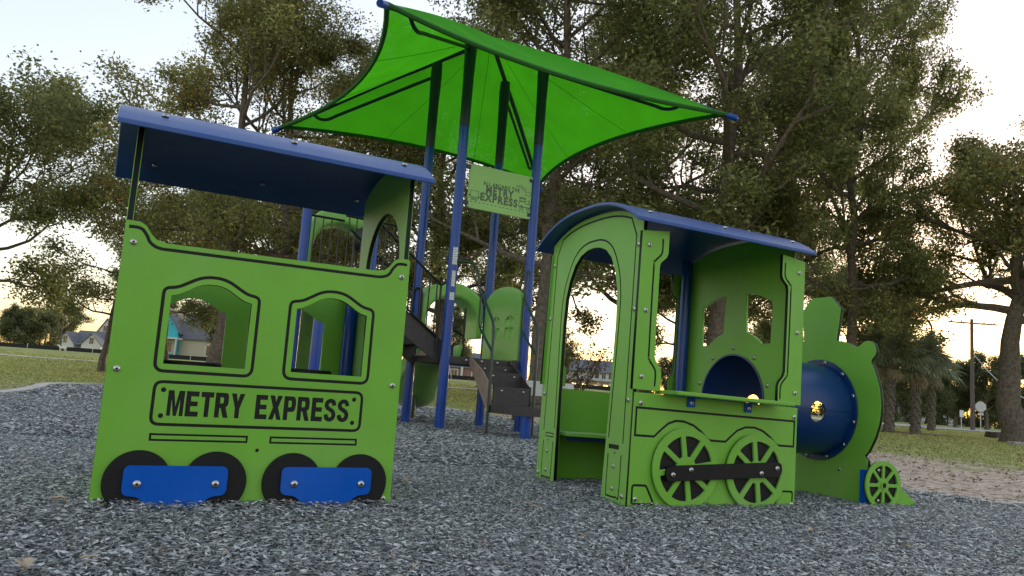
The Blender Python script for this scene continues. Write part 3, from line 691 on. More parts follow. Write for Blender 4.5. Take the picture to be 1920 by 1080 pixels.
# upper landing and stair
UZ = 1.62
dk = MB(); dk.box((-1.36, S/2, UZ-.045), (.52, S-.02, .09)); dk.build('upper_deck', 'brown_deck', PS)
post(-1.07, 0, 2.75, False); post(-1.62, S, 2.95, False); post(-1.62, 0, UZ, False); post(-1.07, S, UZ, False)
NS = 4
for i in range(NS):
    f_ = (i+.5)/NS; q = MB(); q.box((-.05-1.02*f_, S/2, DZ+(UZ-DZ)*(i+1)/(NS+1)-.01), (.27, .86, .022)); q.build('stair_tread', 'brown_deck', PS)
for y in (.12, S-.12):
    flat('stringer', [[(-.0, DZ-.14), (-.0, DZ+.17), (-1.08, UZ+.17), (-1.08, UZ-.14)]], .02, 'brown_deck', PS, y-.01)
tp = flat('stringer_end', [[(-.02, DZ), (.42, DZ), (.2, DZ+.17)]], .02, 'tan_panel', PS, S-.16)
def railing(pts_b, pts_t, nb, mtl='dark_green_paint'):
    rr = MB(); rr.tube(pts_b, .0145, 8); rr.tube(pts_t, .0165, 8); ro = rr.build('railing', mtl, PS, smooth=True)
    pb_ = np.array(pts_b[0]), np.array(pts_b[-1]); pt_ = np.array(pts_t[0]), np.array(pts_t[-1])
    for i in range(nb):
        f_ = (i+.5)/nb; q = MB(); q.tube([pb_[0]+(pb_[1]-pb_[0])*f_, pt_[0]+(pt_[1]-pt_[0])*f_], .0095, 6); q.build('baluster', mtl, ro, smooth=True)
for y in (.085, S-.085):
    railing([(-.10, y, DZ+.22), (-1.05, y, UZ+.20)], [(-.10, y, DZ+.88), (-1.05, y, UZ+.88)], 9, 'black_paint')
    q = MB(); q.tube(smooth_line3 if False else [(.05, y, DZ+.10), (.05, y, DZ+.86), (.03, y, DZ+.93), (-.03, y, DZ+.93), (-.10, y, DZ+.88)], .0165, 8); q.tube([(-.10, y, DZ+.05), (-.10, y, DZ+.88)], .0145, 8); q.build('rail_end', 'black_paint', PS, smooth=True)
railing([(-1.57, S, UZ+.10), (-1.12, S, UZ+.10)], [(-1.57, S, UZ+1.0), (-1.12, S, UZ+1.0)], 4, 'black_paint')
railing([(-1.62, .06, UZ+.04), (-1.62, S-.06, UZ+.04)], [(-1.62, .06, UZ+.22), (-1.62, S-.06, UZ+.22)], 3, 'black_paint')
railing([(-1.10, S+.02, UZ+.05), (-.15, S+.02, DZ+.25)], [(-1.10, S+.02, UZ+1.08), (-.15, S+.02, UZ+1.05)], 9, 'black_paint')
# step unit: side boards, three risers, half-round landing
st0 = .35; st1 = .89
for x in (st0, st1):
    mb = 'tan_panel' if x == st0 else 'brown_deck'
    flat('step_side', [[(-.02, DZ-.09), (-.30, DZ-.36), (-.52, .34), (-.66, .34), (-.66, .59), (-.60, .60), (-.38, .76), (-.06, DZ-.01), (-.02, DZ-.01)][::-1]], .018, mb, PS, 0, 0, (x, 0, 0), (0, 0, R(90)))
for y, z, h_ in ((-.16, .835, .09), (-.40, .75, .20), (-.645, .575, .225)):
    q = MB(); q.box(((st0+st1)/2+.009, y+.11, z-.19), (st1-st0-.022, .22, .02)); q.build('step_tread', 'brown_deck', PS)
    q = MB(); q.box(((st0+st1)/2+.009, y, z-h_/2), (st1-st0-.022, .018, h_)); ro_ = q.build('step_riser', 'brown_deck', PS)
    for x in (.48, .78): bolt(ro_, x, y-.009, z-.05, s=1.1)
lp = [(.33, -.66), (.40, -1.02), (.55, -1.26), (1.25, -1.26), (1.5, -.95), (1.5, -.66)]
ld = MB(); nn_ = len(lp); ld.add([(x, y, .262) for x, y in lp]+[(x, y, .352) for x, y in lp], [tuple(range(nn_-1, -1, -1)), tuple(range(nn_, 2*nn_))]+[(i, (i+1) % nn_, nn_+(i+1) % nn_, nn_+i) for i in range(nn_)])
ld.build('step_landing', 'brown_deck', PS)
MB().tube([(.56, -1.14, -.1), (.56, -1.14, .262)], .0635, 18).build('landing_post', 'post_blue', PS, smooth=True)
def crv(pts, n=6):
    P = [np.array(p, float) for p in pts]; out = []
    for i in range(len(P)-1):
        p0 = P[max(i-1, 0)]; p1 = P[i]; p2 = P[i+1]; p3 = P[min(i+2, len(P)-1)]
        for t in np.linspace(0, 1, n, endpoint=False): out.append(.5*(2*p1+(p2-p0)*t+(2*p0-5*p1+4*p2-p3)*t*t+(3*p1-p0-3*p2+p3)*t**3))
    out.append(P[-1]); return out
for x, ex in ((.31, .02), (.93, S)):
    q = MB(); xm = (x+ex)/2
    q.tube([(x, -.66, -.05), (x, -.66, 1.22), *crv([(x, -.66, 1.22), (x, -.63, 1.32), (x, -.57, 1.40)], 4)[1:], (x, -.30, 1.68), *crv([(x, -.30, 1.68), (x+(ex-x)*.1, -.25, 1.76), (x+(ex-x)*.15, -.235, 1.88), (x+(ex-x)*.2, -.23, 1.98), (x+(ex-x)*.35, -.19, 2.08), (x+(ex-x)*.6, -.11, 2.11)], 4)[1:], (ex, -.02, 2.11)], .018, 10)
    q.tube([(x, -.655, .98), (x, -.33, 1.24), *crv([(x, -.33, 1.24), (x, -.26, 1.32), (x, -.245, 1.42)], 4)[1:], (x, -.245, 1.74)], .0155, 8)
    q.build('handrail', 'dark_green_paint', PS, smooth=True)
# green moulded pieces: wall with window cut-outs, slide hood, two slides
wp = [(.05, DZ+.02), (S-.05, DZ+.02), (S-.05, 1.72)]+[(S/2+(S/2-.05)*math.cos(math.pi*i/14), 1.72+.24*math.sin(math.pi*i/14)) for i in range(1, 14)]+[(.05, 1.72)]
ww = []
for cx_ in (.33, .72):
    for dx in (-.065, .065):
        ww.append([(cx_+dx-.05, 1.24), (cx_+dx+.05, 1.24), (cx_+dx+.05, 1.38), (cx_+dx-.05, 1.38)])
        ww.append([(cx_+dx-.05, 1.42), (cx_+dx+.05, 1.42), (cx_+dx+.05, 1.50+.05*(dx < 0)), (cx_+dx-.05, 1.50+.05*(dx > 0))])
flat('wall_panel', [wp]+ww, .07, 'green_mould', PS, 0, .008, (S, 0, 0), (0, 0, R(90)), res=3)
def hood(x0, x1, y, z0, hh, name='slide_hood'):
    c_ = (x0+x1)/2; w_ = (x1-x0)/2
    q = [(x0, z0)]+[(c_-w_*math.cos(math.pi*i/16), z0+.55*hh+.45*hh*math.sin(math.pi*i/16)) for i in range(17)]+[(x1, z0)]
    q += [(x1-.10, z0)]+[(c_+(w_-.10)*math.cos(math.pi*i/16), z0+.30*hh+.42*hh*math.sin(math.pi*i/16)) for i in range(17)]+[(x0+.10, z0)]
    h = flat(name, [q], .42, 'green_mould', PS, y, .05, res=4); return h
hood(.07, S-.07, S-.03, DZ+.33, .76); hood(-1.52, -.55, S+.30, UZ+.40, .85)
def slide(path, wdt, name='slide'):
    P = [np.array(p, float) for p in path]; q = MB(); k = len(P); prof = [(-.5, .17), (-.47, .2), (-.43, .17), (-.36, .02), (-.2, -.02), (0, -.03), (.2, -.02), (.36, .02), (.43, .17), (.47, .2), (.5, .17), (.44, 0), (.3, -.07), (.12, -.10), (0, -.07), (-.12, -.10), (-.3, -.07), (-.44, 0)]
    m_ = len(prof); vs = []
    for i in range(k):
        t = P[min(i+1, k-1)]-P[max(i-1, 0)]; s_ = unit(np.array((t[1], -t[0], 0)))
        for u, v in prof: vs.append(P[i]+s_*u*wdt+np.array((0, 0, v)))
    q.add(vs, [(i*m_+j, (i+1)*m_+j, (i+1)*m_+(j+1) % m_, i*m_+(j+1) % m_) for i in range(k-1) for j in range(m_)]+[tuple(range(m_)), tuple((k-1)*m_+j for j in range(m_-1, -1, -1))])
    return q.build(name, 'green_mould', PS, smooth=True)
sl = slide(crv([(.42, S-.05, DZ+.02), (.42, S+.25, DZ-.02), (.44, S+.6, .68), (.52, S+.95, .44), (.63, S+1.25, .29), (.74, S+1.65, .25)], 5), .66)
MB().tube([(.50, S+1.0, -.05), (.50, S+1.0, .38)], .04, 10).build('slide_leg', 'dark_green_paint', sl)
sl = slide(crv([(-1.3, S, UZ+.02), (-1.3, S+.3, UZ-.02), (-1.22, S+.9, 1.25), (-1.1, S+1.5, .82), (-1.0, S+2.1, .42), (-.95, S+2.5, .30)], 5), .62)
# climbing loop and play panel beside the deck
q = MB(); q.tube([(.62, S+.02, DZ), (.62, S+.02, DZ+.18), *crv([(.62, S+.02, DZ+.18), (.53, S+.02, DZ+.22), (.50, S+.02, DZ+.33), (.56, S+.02, DZ+.42), (.66, S+.02, DZ+.40), (.75, S+.02, DZ+.36)], 4)[1:]], .018, 8); q.tube([(.78, S+.02, DZ-.02), (.78, S+.02, DZ+.75)], .018, 8); q.build('grab_loop', 'black_paint', PS, smooth=True)
bb_ = MB(); bb_.lathe([(.03, -.10), (.13, -.085), (.19, -.04), (.20, 0), (.20, .03)], 24, 'Y', (-.78, S+.02, UZ+.78)); bbo = bb_.build('bubble_panel', 'black_paint', PS, smooth=True)
for dx in (-.03, .03):
    for dz in (-.05, .05): bolt(bbo, -.78+.06+dx, S-.065, UZ+.83+dz, s=.9)
# shade sail: pyramid of four curved panels on hip ribs
cen = np.array((S/2, S/2)); CH = 3.27; ZC, ZP = 4.27, 5.52; kx = CH/math.sqrt(2)
cor = [np.array((cen[0]+sx*kx, cen[1]+sy*kx, ZC)) for sx, sy in ((-1, -1), (1, -1), (1, 1), (-1, 1))]
pk = np.array((cen[0], cen[1], ZP)); cb = MB(); NU, NV = 26, 16
hem = MB()
for i in range(4):
    a, c2 = cor[i], cor[(i+1) % 4]; mid = (a+c2)/2; inward = unit(pk-mid)*1.0; inward[2] = .10
    vs = []
    for j in range(NV+1):
        t = j/NV
        for s in range(NU+1):
            u = s/NU; e_ = a+(c2-a)*u+inward*.5*4*u*(1-u)
            p = e_+(pk-e_)*t; p = p+np.array((0, 0, -.16*4*u*(1-u)*math.sin(math.pi*t)*.6+.05*math.sin(math.pi*t)))
            vs.append(p)
        if j == 0: hem.tube([v+np.array((0, 0, -.01)) for v in vs[:NU+1]], .028, 6)
    cb.add(vs, [(j*(NU+1)+s, j*(NU+1)+s+1, (j+1)*(NU+1)+s+1, (j+1)*(NU+1)+s) for j in range(NV) for s in range(NU)])
can = cb.build('shade_sail', 'canopy_fabric', PS, smooth=True)
hem.build('hem', 'canopy_hem', can, smooth=True)
for i in range(4):     # stitched seams down each panel
    for u in (.33, .67):
        q = MB(); a, c2 = cor[i], cor[(i+1) % 4]; mid = (a+c2)/2; inward = unit(pk-mid)*1.0; inward[2] = .10; e_ = a+(c2-a)*u+inward*.5*4*u*(1-u); P_ = []
        for t in np.linspace(.02, .9, 10): P_.append(e_+(pk-e_)*t+np.array((0, 0, -.16*4*u*(1-u)*math.sin(math.pi*t)*.6+.05*math.sin(math.pi*t)-.003)))
        q.tube(P_, .0035, 4); q.build('seam', 'canopy_seam', can)
for i in range(4):
    d = unit(cor[i]-pk); q = MB(); tip = cor[i]+d*.10
    dn = np.array((0, 0, -.06))
    q.tube([pk+dn-d*.0, pk+(cor[i]-pk)*.5+dn+np.array((0, 0, .05)), cor[i]+dn*.5, tip+dn*.4], .032, 10); q.build('rib', 'navy', can, smooth=True)
    MB().tube([cor[i]+dn*.4+d*.02, tip+dn*.4+d*.05], .04, 10).build('rib_tip', 'post_blue', can, smooth=True)
    q = MB(); f0, f1 = .26, .80
    p0 = pk+(cor[i]-pk)*f0+dn*4.2; p1 = pk+(cor[i]-pk)*(f1-.08)+dn*3.6; p2 = pk+(cor[i]-pk)*f1+dn*2.6; p3 = pk+(cor[i]-pk)*(f1+.03)+dn*1.0
    q.tube([p0, p1, *crv([p1, p1+(p2-p1)*.5+dn*.5, p2, p3], 4)[1:]], .024, 8); q.build('rib_brace', 'navy', can, smooth=True)

# ================================================================== SIGN BOARD between the two near posts
sg = thing('sign_board', 'green sign reading ALL ABOARD THE METRY EXPRESS between two blue posts', 'sign', mw=Matrix.Translation((-.77, 9.5, 2.835)) @ Matrix.Rotation(math.atan2(.484, .875), 4, 'Z'))
sx0, sw, sh = .125, .965, .585
flat('panel', [rounded([(sx0, 0), (sx0+sw, 0), (sx0+sw, sh), (sx0, sh)], .012)], .019, 'sign_green', sg, -.01, .0015)
def T(s, t): return (sx0+s*sw, (1-t)*sh)
def put(loops, s0, s1, t0, t1): a_ = T(s0, t1); b_ = T(s1, t0); return fit(loops, a_[0], b_[0], a_[1], b_[1])
flat('small_lettering', put(text_loops('ALL ABOARD THE', .025), .215, .785, .335, .425), .001, 'dark_green_paint', sg, -.0112)
flat('lettering', put(text_loops('METRY', .05), .265, .70, .42, .60), .0012, 'grey_print', sg, -.0114)
flat('lettering', put(text_loops('EXPRESS', .05), .185, .765, .60, .79), .0012, 'grey_print', sg, -.0114)
dr = []
def pl(pts, w=.006, closed=False): dr.extend(band([T(*p) for p in pts], w, closed))
def ci(s, t, r, w=.006): x, z = T(s, t); dr.extend(band(circle(x, z, r, 18), w, True))
pl([(.035, .60), (.155, .60), (.155, .75), (.035, .75)], .006, True); pl([(.008, .70), (.035, .70)]); pl([(.158, .72), (.18, .72)])
pl([(.79, .55), (.905, .55), (.905, .50), (.78, .50)][::-1] if False else [(.785, .53), (.90, .53)], .010); pl([(.80, .555), (.885, .555), (.885, .61), (.80, .61)], .009, True)
pl([(.79, .62), (.79, .74), (.97, .74), (.97, .66), (.89, .66), (.89, .62)], .006, True); pl([(.94, .65), (.93, .57), (.96, .57), (.955, .65)]); pl([(.972, .70), (.995, .745), (.972, .75)])
flat('train_drawing', dr, .001, 'dark_green_paint', sg, -.0112)
dr = []
for s, t, r in ((.068, .775, .022), (.125, .775, .022), (.83, .765, .030), (.94, .775, .024)):
    dr = []; ci(s, t, r, .007); x, z = T(s, t); dr.append(circle(x, z, r*.35, 10)); flat('wheel_drawing', dr, .001, 'dark_green_paint', sg, -.0116)
dr = []
for i in range(15): s = .04+i*.062; dr.extend([[T(s, .845), T(s+.03, .845), T(s+.03, .858), T(s, .858)]])
flat('track_drawing', dr, .001, 'dark_green_paint', sg, -.0112)
def cloud(s, t, k_):
    x, z = T(s, t); q = [(x+k_*(.055+.012*math.cos(5*a))*math.cos(a), z+k_*(.035+.010*math.cos(5*a))*math.sin(a)) for a in np.linspace(0, 2*math.pi, 30, endpoint=False)]
    return band(q, .005, True)
for i, (s, t, k_) in enumerate(((.745, .285, .16), (.80, .275, .5), (.86, .33, .55), (.925, .42, .8))): flat('smoke_drawing', cloud(s, t, k_), .001, 'dark_green_paint', sg, -.0112)
for x in (sx0+.02, sx0+sw-.02):
    for z in (.02, sh-.02): bolt(sg, x, -.011, z, s=1.2)
q = MB()
for x in (.09, S-.06):
    for z in (.06, sh-.05): q.box((x, .0, z), (.09, .03, .05))
q.build('clamp', 'navy', sg)

# ================================================================== TREES
def rot_about(v, axis, a):
    axis = unit(axis); return v*math.cos(a)+np.cross(axis, v)*math.sin(a)+axis*(axis@v)*(1-math.cos(a))
def tree_mesh(seed, H, r0, base, spread, nleaf, lsize, limbs=16, fork=None, up=.55, cl=.27, cols=((.14, .165, .055), (.32, .33, .13)), round_=.55, droop=0., red=.003):
    r = np.random.default_rng(seed); tb = MB()
    n = 12; P = [np.array((0, 0, -.2))]; wob_ = r.normal(0, .035, (n, 2))
    for i in range(n): P.append(P[-1]+np.array((wob_[i, 0]*H*.25, wob_[i, 1]*H*.25, (H*.93+.2)/n)))
    rad = [r0*(1.55 if i == 0 else 1.12 if i == 1 else (1-.92*(i/n))**.85+.03) for i in range(n+1)]
    tb.tube(P, rad, 10); P = np.array(P)
    twigs = []
    def along(P_, f): x = f*(len(P_)-1); i = min(int(x), len(P_)-2); return P_[i]+(P_[i+1]-P_[i])*(x-i)
    def branch(p0, d, length, rad0, depth):
        k = 6 if depth < 2 else 4; pts_ = [p0]; d = d.copy()
        for i in range(k):
            d = unit(d+r.normal(0, .17, 3)+np.array((0, 0, .10-droop*(i/k) if depth < 2 else -.03-droop*.3))); pts_.append(pts_[-1]+d*length/k)
        pts_ = np.array(pts_); tb.tube(pts_, [max(rad0*(1-.85*i/k), .006) for i in range(k+1)], 6 if depth == 0 else (4 if depth == 1 else 3), False)
        if depth == 2: twigs.append(pts_); return
        nb = int(6+3*r.random()) if depth == 0 else int(4+3*r.random())
        for j in range(nb):
            f = .25+.75*(j+.6*r.random())/nb; q = along(pts_, min(f, 1)); t = unit(pts_[-1]-pts_[0])
            ax = np.cross(t, r.normal(size=3)); dd_ = rot_about(t, ax, (.45+.5*r.random()))
            branch(q, dd_, length*(.50 if depth == 0 else .46)*(.7+.5*r.random())*(1.15-.45*f), rad0*.45, depth+1)
    az = r.random()*6.28
    for i in range(limbs):
        f = base+(.97-base)*((i+.5*r.random())/limbs); q = along(P, f); az += 2.4+r.normal(0, .3)
        pf = (f-base)/(1-base); prof = (math.sin(math.pi*min(max(.18+.72*pf, 0), 1)))**round_
        el = (.15+up*pf+.15*r.normal())
        d = np.array((math.cos(az)*math.cos(el), math.sin(az)*math.cos(el), math.sin(el)))
        branch(q, d, spread*prof*(.75+.5*r.random()), r0*.42*(1-.6*pf), 0)
    tw = np.array([along(t, f) for t in twigs for f in (.2, .4, .6, .8, 1.0)])
    keep = r.random(len(tw)) > .12; tw = tw[keep]
    per = nleaf//len(tw)+1; shade = np.exp(r.normal(0, .22, len(tw)))
    C = np.repeat(tw, per, 0)+np.clip(r.normal(0, cl, (len(tw)*per, 3)), -2*cl, 2*cl)*np.array((1, 1, .62))
    Vl = leaf_quads(C, lsize, lsize*.5, r, .3, .15)
    g_ = r.random((len(C), 1)); tt = (1-g_)*np.array(cols[0])+g_*np.array(cols[1]); tt *= np.repeat(shade, per)[:, None]
    rd = np.repeat(r.random(len(tw)) < red, per); tt[rd] = tt[rd]*np.array((1.9, .85, .6))
    tm = tb.mesh('trunk', ('bark',), True); lm = quads_mesh('crown', Vl, tt); lm.materials.append(MT['leaf'])
    return tm, lm
def tree(name, meshes, loc, label, rz=0, s=1., group=None, lean=0):
    t = thing(name, label, 'tree', (loc[0], loc[1], float(gz(loc[0], loc[1]))-.02), rz, group); t.scale = (s, s, s); t.rotation_euler = (0, lean, rz)
    link(bpy.data.objects.new('trunk', meshes[0]), t); link(bpy.data.objects.new('crown', meshes[1]), t)
    return t
OAK_A = tree_mesh(3, 18.5, .36, .24, 6.6, 78000, .165, 24, cl=.26)
OAK_B = tree_mesh(5, 17.5, .33, .28, 6.2, 76000, .165, 23, cl=.26)
OAK_C = tree_mesh(9, 15.0, .27, .32, 4.6, 44000, .135, 17, cols=((.17, .18, .06), (.38, .36, .14)), red=.012)
OAK_D = tree_mesh(14, 11.5, .52, .50, 6.4, 84000, .16, 19, cl=.30, up=.45, cols=((.16, .175, .06), (.38, .36, .15)), red=.012)
MID = tree_mesh(21, 10.0, .20, .30, 4.2, 46000, .15, 18, cl=.30, cols=((.15, .175, .065), (.33, .33, .14)))
SAP = tree_mesh(31, 9.0, .13, .25, 2.7, 22000, .13, 16, cols=((.13, .15, .05), (.28, .27, .10)))
BUSH = tree_mesh(47, 5.2, .16, .06, 3.4, 14000, .26, 13, cl=.42, cols=((.08, .10, .045), (.19, .20, .09)))
FAR = tree_mesh(41, 9.5, .28, .24, 4.8, 20000, .30, 15, cl=.42, cols=((.07, .09, .04), (.17, .18, .08)))
def gp(px, Y): v = at(px, 720, Y); return (v.x, Y)
G1 = 'oaks standing behind the playground'
tree('oak_tree', OAK_B, gp(1005, 25), 'tall oak with brown trunk just left of the locomotive cab', 1.0, .95, G1)
tree('oak_tree', OAK_A, gp(1340, 26), 'tall oak whose trunk rises behind the locomotive roof', 2.2, 1.05, G1)
tree('oak_tree', OAK_B, gp(1592, 28), 'tall oak rising behind the locomotive smokestack', .8, .95, G1).scale = (.66, .66, .98)
tree('oak_tree', OAK_A, gp(1190, 37), 'oak farther back between the two tall trunks behind the locomotive', 4.4, 1.0, G1)
tree('oak_tree', OAK_B, gp(1480, 34), 'oak farther back between the locomotive roof and the smokestack oak', 5.6, 1.0, G1)
tree('oak_tree', OAK_A, gp(800, 34), 'oak showing between the blue posts of the play structure', .4, .86, G1)
tree('oak_tree', OAK_C, gp(520, 29), 'tall airy oak above the caboose roof', .6, 1.0, G1)
tree('oak_tree', OAK_C, gp(395, 27), 'tall oak at upper left above the caboose roof corner', 2.9, 1.0, G1)
tree('oak_tree', OAK_C, gp(660, 33), 'oak partly hidden behind the left of the shade sail', 5.1, 1.0, G1)
tree('spreading_oak', OAK_D, gp(1906, 26), 'spreading oak with thick trunk and low limb at the right edge', 5.0, .8)
tree('broad_oak', MID, gp(-55, 25), 'oak leaning in from the left edge above the lawn', .4, .93)
tree('young_tree', SAP, gp(187, 31), 'slender young tree standing on the lawn beside the caboose', 1.2, .95)
G2 = 'dense trees at mid distance'
for px, Y, rz, s, lab in ((300, 42, .3, .95, 'dense green tree seen left under the caboose roof'), (450, 44, 1.8, 1.0, 'dense green tree seen in the middle under the caboose roof'), (600, 46, 3.2, 1.0, 'dense green tree behind the stair railing'), (960, 46, 5, 1.1, 'leafy tree far behind the step handrails'), (1270, 48, 2.5, 1.15, 'leafy tree seen through the locomotive side opening'), (1470, 50, 4, 1.2, 'leafy tree seen through the right locomotive window'), (1625, 46, 1.2, .85, 'leafy tree standing behind the palms')):
    tree('leafy_tree', MID, gp(px, Y), lab, rz, s, G2)
G3 = 'distant trees along the far street'
for i, (px, Y, s, rz, lab) in enumerate(((15, 120, .6, 0, 'round pale green tree behind the fence at far left'), (48, 125, .6, 2, 'round pale green tree beside the leaning utility pole'), (98, 170, 1.1, 4, 'dark distant tree behind the left utility poles'), (1745, 75, .62, 1, 'dark distant tree left of the utility pole'), (1790, 80, .58, 3, 'dark distant tree just behind the utility pole'), (1850, 78, .66, 5, 'dark distant tree behind the stop sign'), (1900, 84, .7, 2.4, 'dark distant tree beside the right oak trunk'), (1660, 80, .9, .8, 'dark distant tree behind the left palm'), (840, 95, .8, 1.7, 'distant tree seen under the play deck'), (1040, 150, .9, 3.3, 'distant tree left of the far white house'), (310, 130, .9, 5.5, 'distant tree behind the turquoise house'), (420, 84, .8, 2.2, 'distant tree right of the turquoise house'), (560, 92, .85, 1.1, 'distant tree behind the caboose right window'), (1440, 90, .9, .2, 'distant tree behind the locomotive cab'))):
    tree('distant_tree', FAR, gp(px, Y), lab, rz, s, G3)
for px, Y, s, rz, lab in ((1620, 105, .9, 0, 'low round bush line piece behind the left palms'), (1680, 100, .8, 1, 'low dark bush between the palm trunks far behind'), (1735, 108, .9, 2, 'low dark bush left of the small street sign'), (1775, 102, .8, 3, 'low dark bush behind the small street sign'), (1815, 110, .95, 4, 'low dark bush behind the utility pole foot'), (1855, 104, .8, 5, 'low dark bush behind the stop sign post'), (1895, 108, .95, 6, 'low dark bush beside the right oak trunk'), (1940, 104, .9, .5, 'low dark bush right of the right oak trunk'), (1540, 106, .9, 1.5, 'low bush behind the boiler tunnel'), (1190, 112, .9, 2.2, 'low bush seen just right of the doorway house'), (1245, 108, .9, 3.2, 'low bush seen above the counter far behind'), (1300, 112, .9, 4.2, 'low bush behind the boiler tunnel mouth'), (960, 130, .9, 2.5, 'low bush far behind the park bench'), (20, 118, 1.0, 3.5, 'broad pale bush behind the fence at the left edge'), (62, 121, .95, 4.5, 'broad pale bush left of the close utility poles')):
    tree('distant_bush', BUSH, gp(px, Y), lab, rz, s, 'low bushes along the far street')
# bare multi-stem shrub tree beyond the doorway
bt = thing('crape_myrtle', 'bare multi-stemmed small tree seen through the locomotive doorway', 'tree', (*gp(1072, 30), float(gz(*gp(1072, 30)))))
r2g = np.random.default_rng(77); q = MB(); ends = []
def bare(p0, d, L, rad, dep):
    pts_ = [p0]
    for i in range(5): d = unit(d+r2g.normal(0, .12, 3)+np.array((0, 0, .04))); pts_.append(pts_[-1]+d*L/5)
    q.tube(pts_, [rad*(1-.13*i) for i in range(6)], 5 if dep < 2 else 3, False)
    if dep == 3: ends.append(pts_[-1]); return
    for j in range(3): bare(pts_[2+j], unit(d+r2g.normal(0, .45, 3)), L*.62, rad*.55, dep+1)
for i in range(5): a = i*1.26+.3; bare(np.array((0, 0, 0.)), unit(np.array((math.cos(a)*.5, math.sin(a)*.5, 1))), 1.7, .055, 0)
q.build('trunk', 'bark', bt)
C = np.repeat(np.array(ends), 9, 0)+r2g.normal(0, .16, (len(ends)*9, 3)); gq = r2g.random((len(C), 1))
lm = quads_mesh('crown', leaf_quads(C, .12, .07, r2g), (1-gq)*np.array((.10, .08, .03))+gq*np.array((.18, .13, .05))); meshobj('crown', lm, 'leaf', bt)
# palms
def frond_mesh(seed, dead=False):
    r = np.random.default_rng(seed); fb = MB(); L = .75
    fb.tube([(0, 0, 0), (L*.5, 0, .12), (L, 0, .08)], [.018, .013, .009], 4)
    for i in range(19):
        a = (i-9)/9*1.75; l_ = .86*(1-.25*abs(i-9)/9)*(.85+.3*r.random()); d = np.array((math.cos(a), math.sin(a), 0)); s_ = np.array((-math.sin(a), math.cos(a), 0))*.034
        b0 = np.array((L, 0, .08)); m1 = b0+d*l_*.55+np.array((0, 0, .02)); e_ = b0+d*l_+np.array((0, 0, -.16-.16*r.random()))
        fb.add([b0, m1-s_, m1+s_+np.array((0, 0, .012)), e_], [(0, 1, 2), (1, 3, 2)])
    return fb.mesh('frond', ('palm_dead' if dead else 'palm_leaf',))
FR = [frond_mesh(i) for i in range(3)]; FD = [frond_mesh(9, True)]
def palm(px, Y, h, label, seed):
    r = np.random.default_rng(seed); x, y = gp(px, Y); t = thing('palm_tree', label, 'palm', (x, y, float(gz(x, y))-.02), 0, 'palms on the lawn')
    tk = MB(); tk.tube([(0, 0, -.1), (.01, 0, h*.3), (.03, .02, h*.7), (.05, .02, h)], [.20, .165, .165, .19], 14); tko = tk.build('trunk', 'palm_trunk', t, smooth=True)
    bt_ = MB()
    for i in range(70):
        z = .15+(h-.15)*i/70; a = i*2.4; bt_.box((.17*math.cos(a)+.04*z/h, .17*math.sin(a), z), (.05, .10, .20), rz=a, ry=-.35, rx=.5 if i % 2 else -.5)
    bt_.build('boots', 'palm_trunk', tko)
    for i in range(32):
        dead = i >= 26; a = i*2.4+r.random()*.5; el = (1.15-1.5*i/25) if not dead else -.95-.35*r.random()
        o = bpy.data.objects.new('frond', FD[0] if dead else FR[i % 3]); o.location = (.05, .02, h); o.rotation_euler = (r.normal(0, .3), -el, a); s = (.9+.25*r.random())*(.62 if dead else 1); o.scale = (s, s, s); link(o, t)
palm(1667, 30, 2.8, 'palm nearest the locomotive with brown shaggy trunk', 1)
palm(1716, 30.5, 2.7, 'middle palm with criss-cross patterned trunk', 2)
palm(1746, 40, 3.0, 'palm standing farther back right of the middle palm', 3)
palm(1640, 36, 2.9, 'palm mostly hidden behind the locomotive front', 4)

px_, py_ = gp(1695, 30.3); rb = MB(); rr_ = random.Random(8)
rb.add([(px_+2.6*(.85+.3*rr_.random())*math.cos(6.283*i/28), py_+1.3*(.85+.3*rr_.random())*math.sin(6.283*i/28), float(gz(px_, py_))+.035) for i in range(28)], [tuple(range(28))])
tag(rb.build('bark_mulch_ring', 'bark_mulch'), kind='structure')
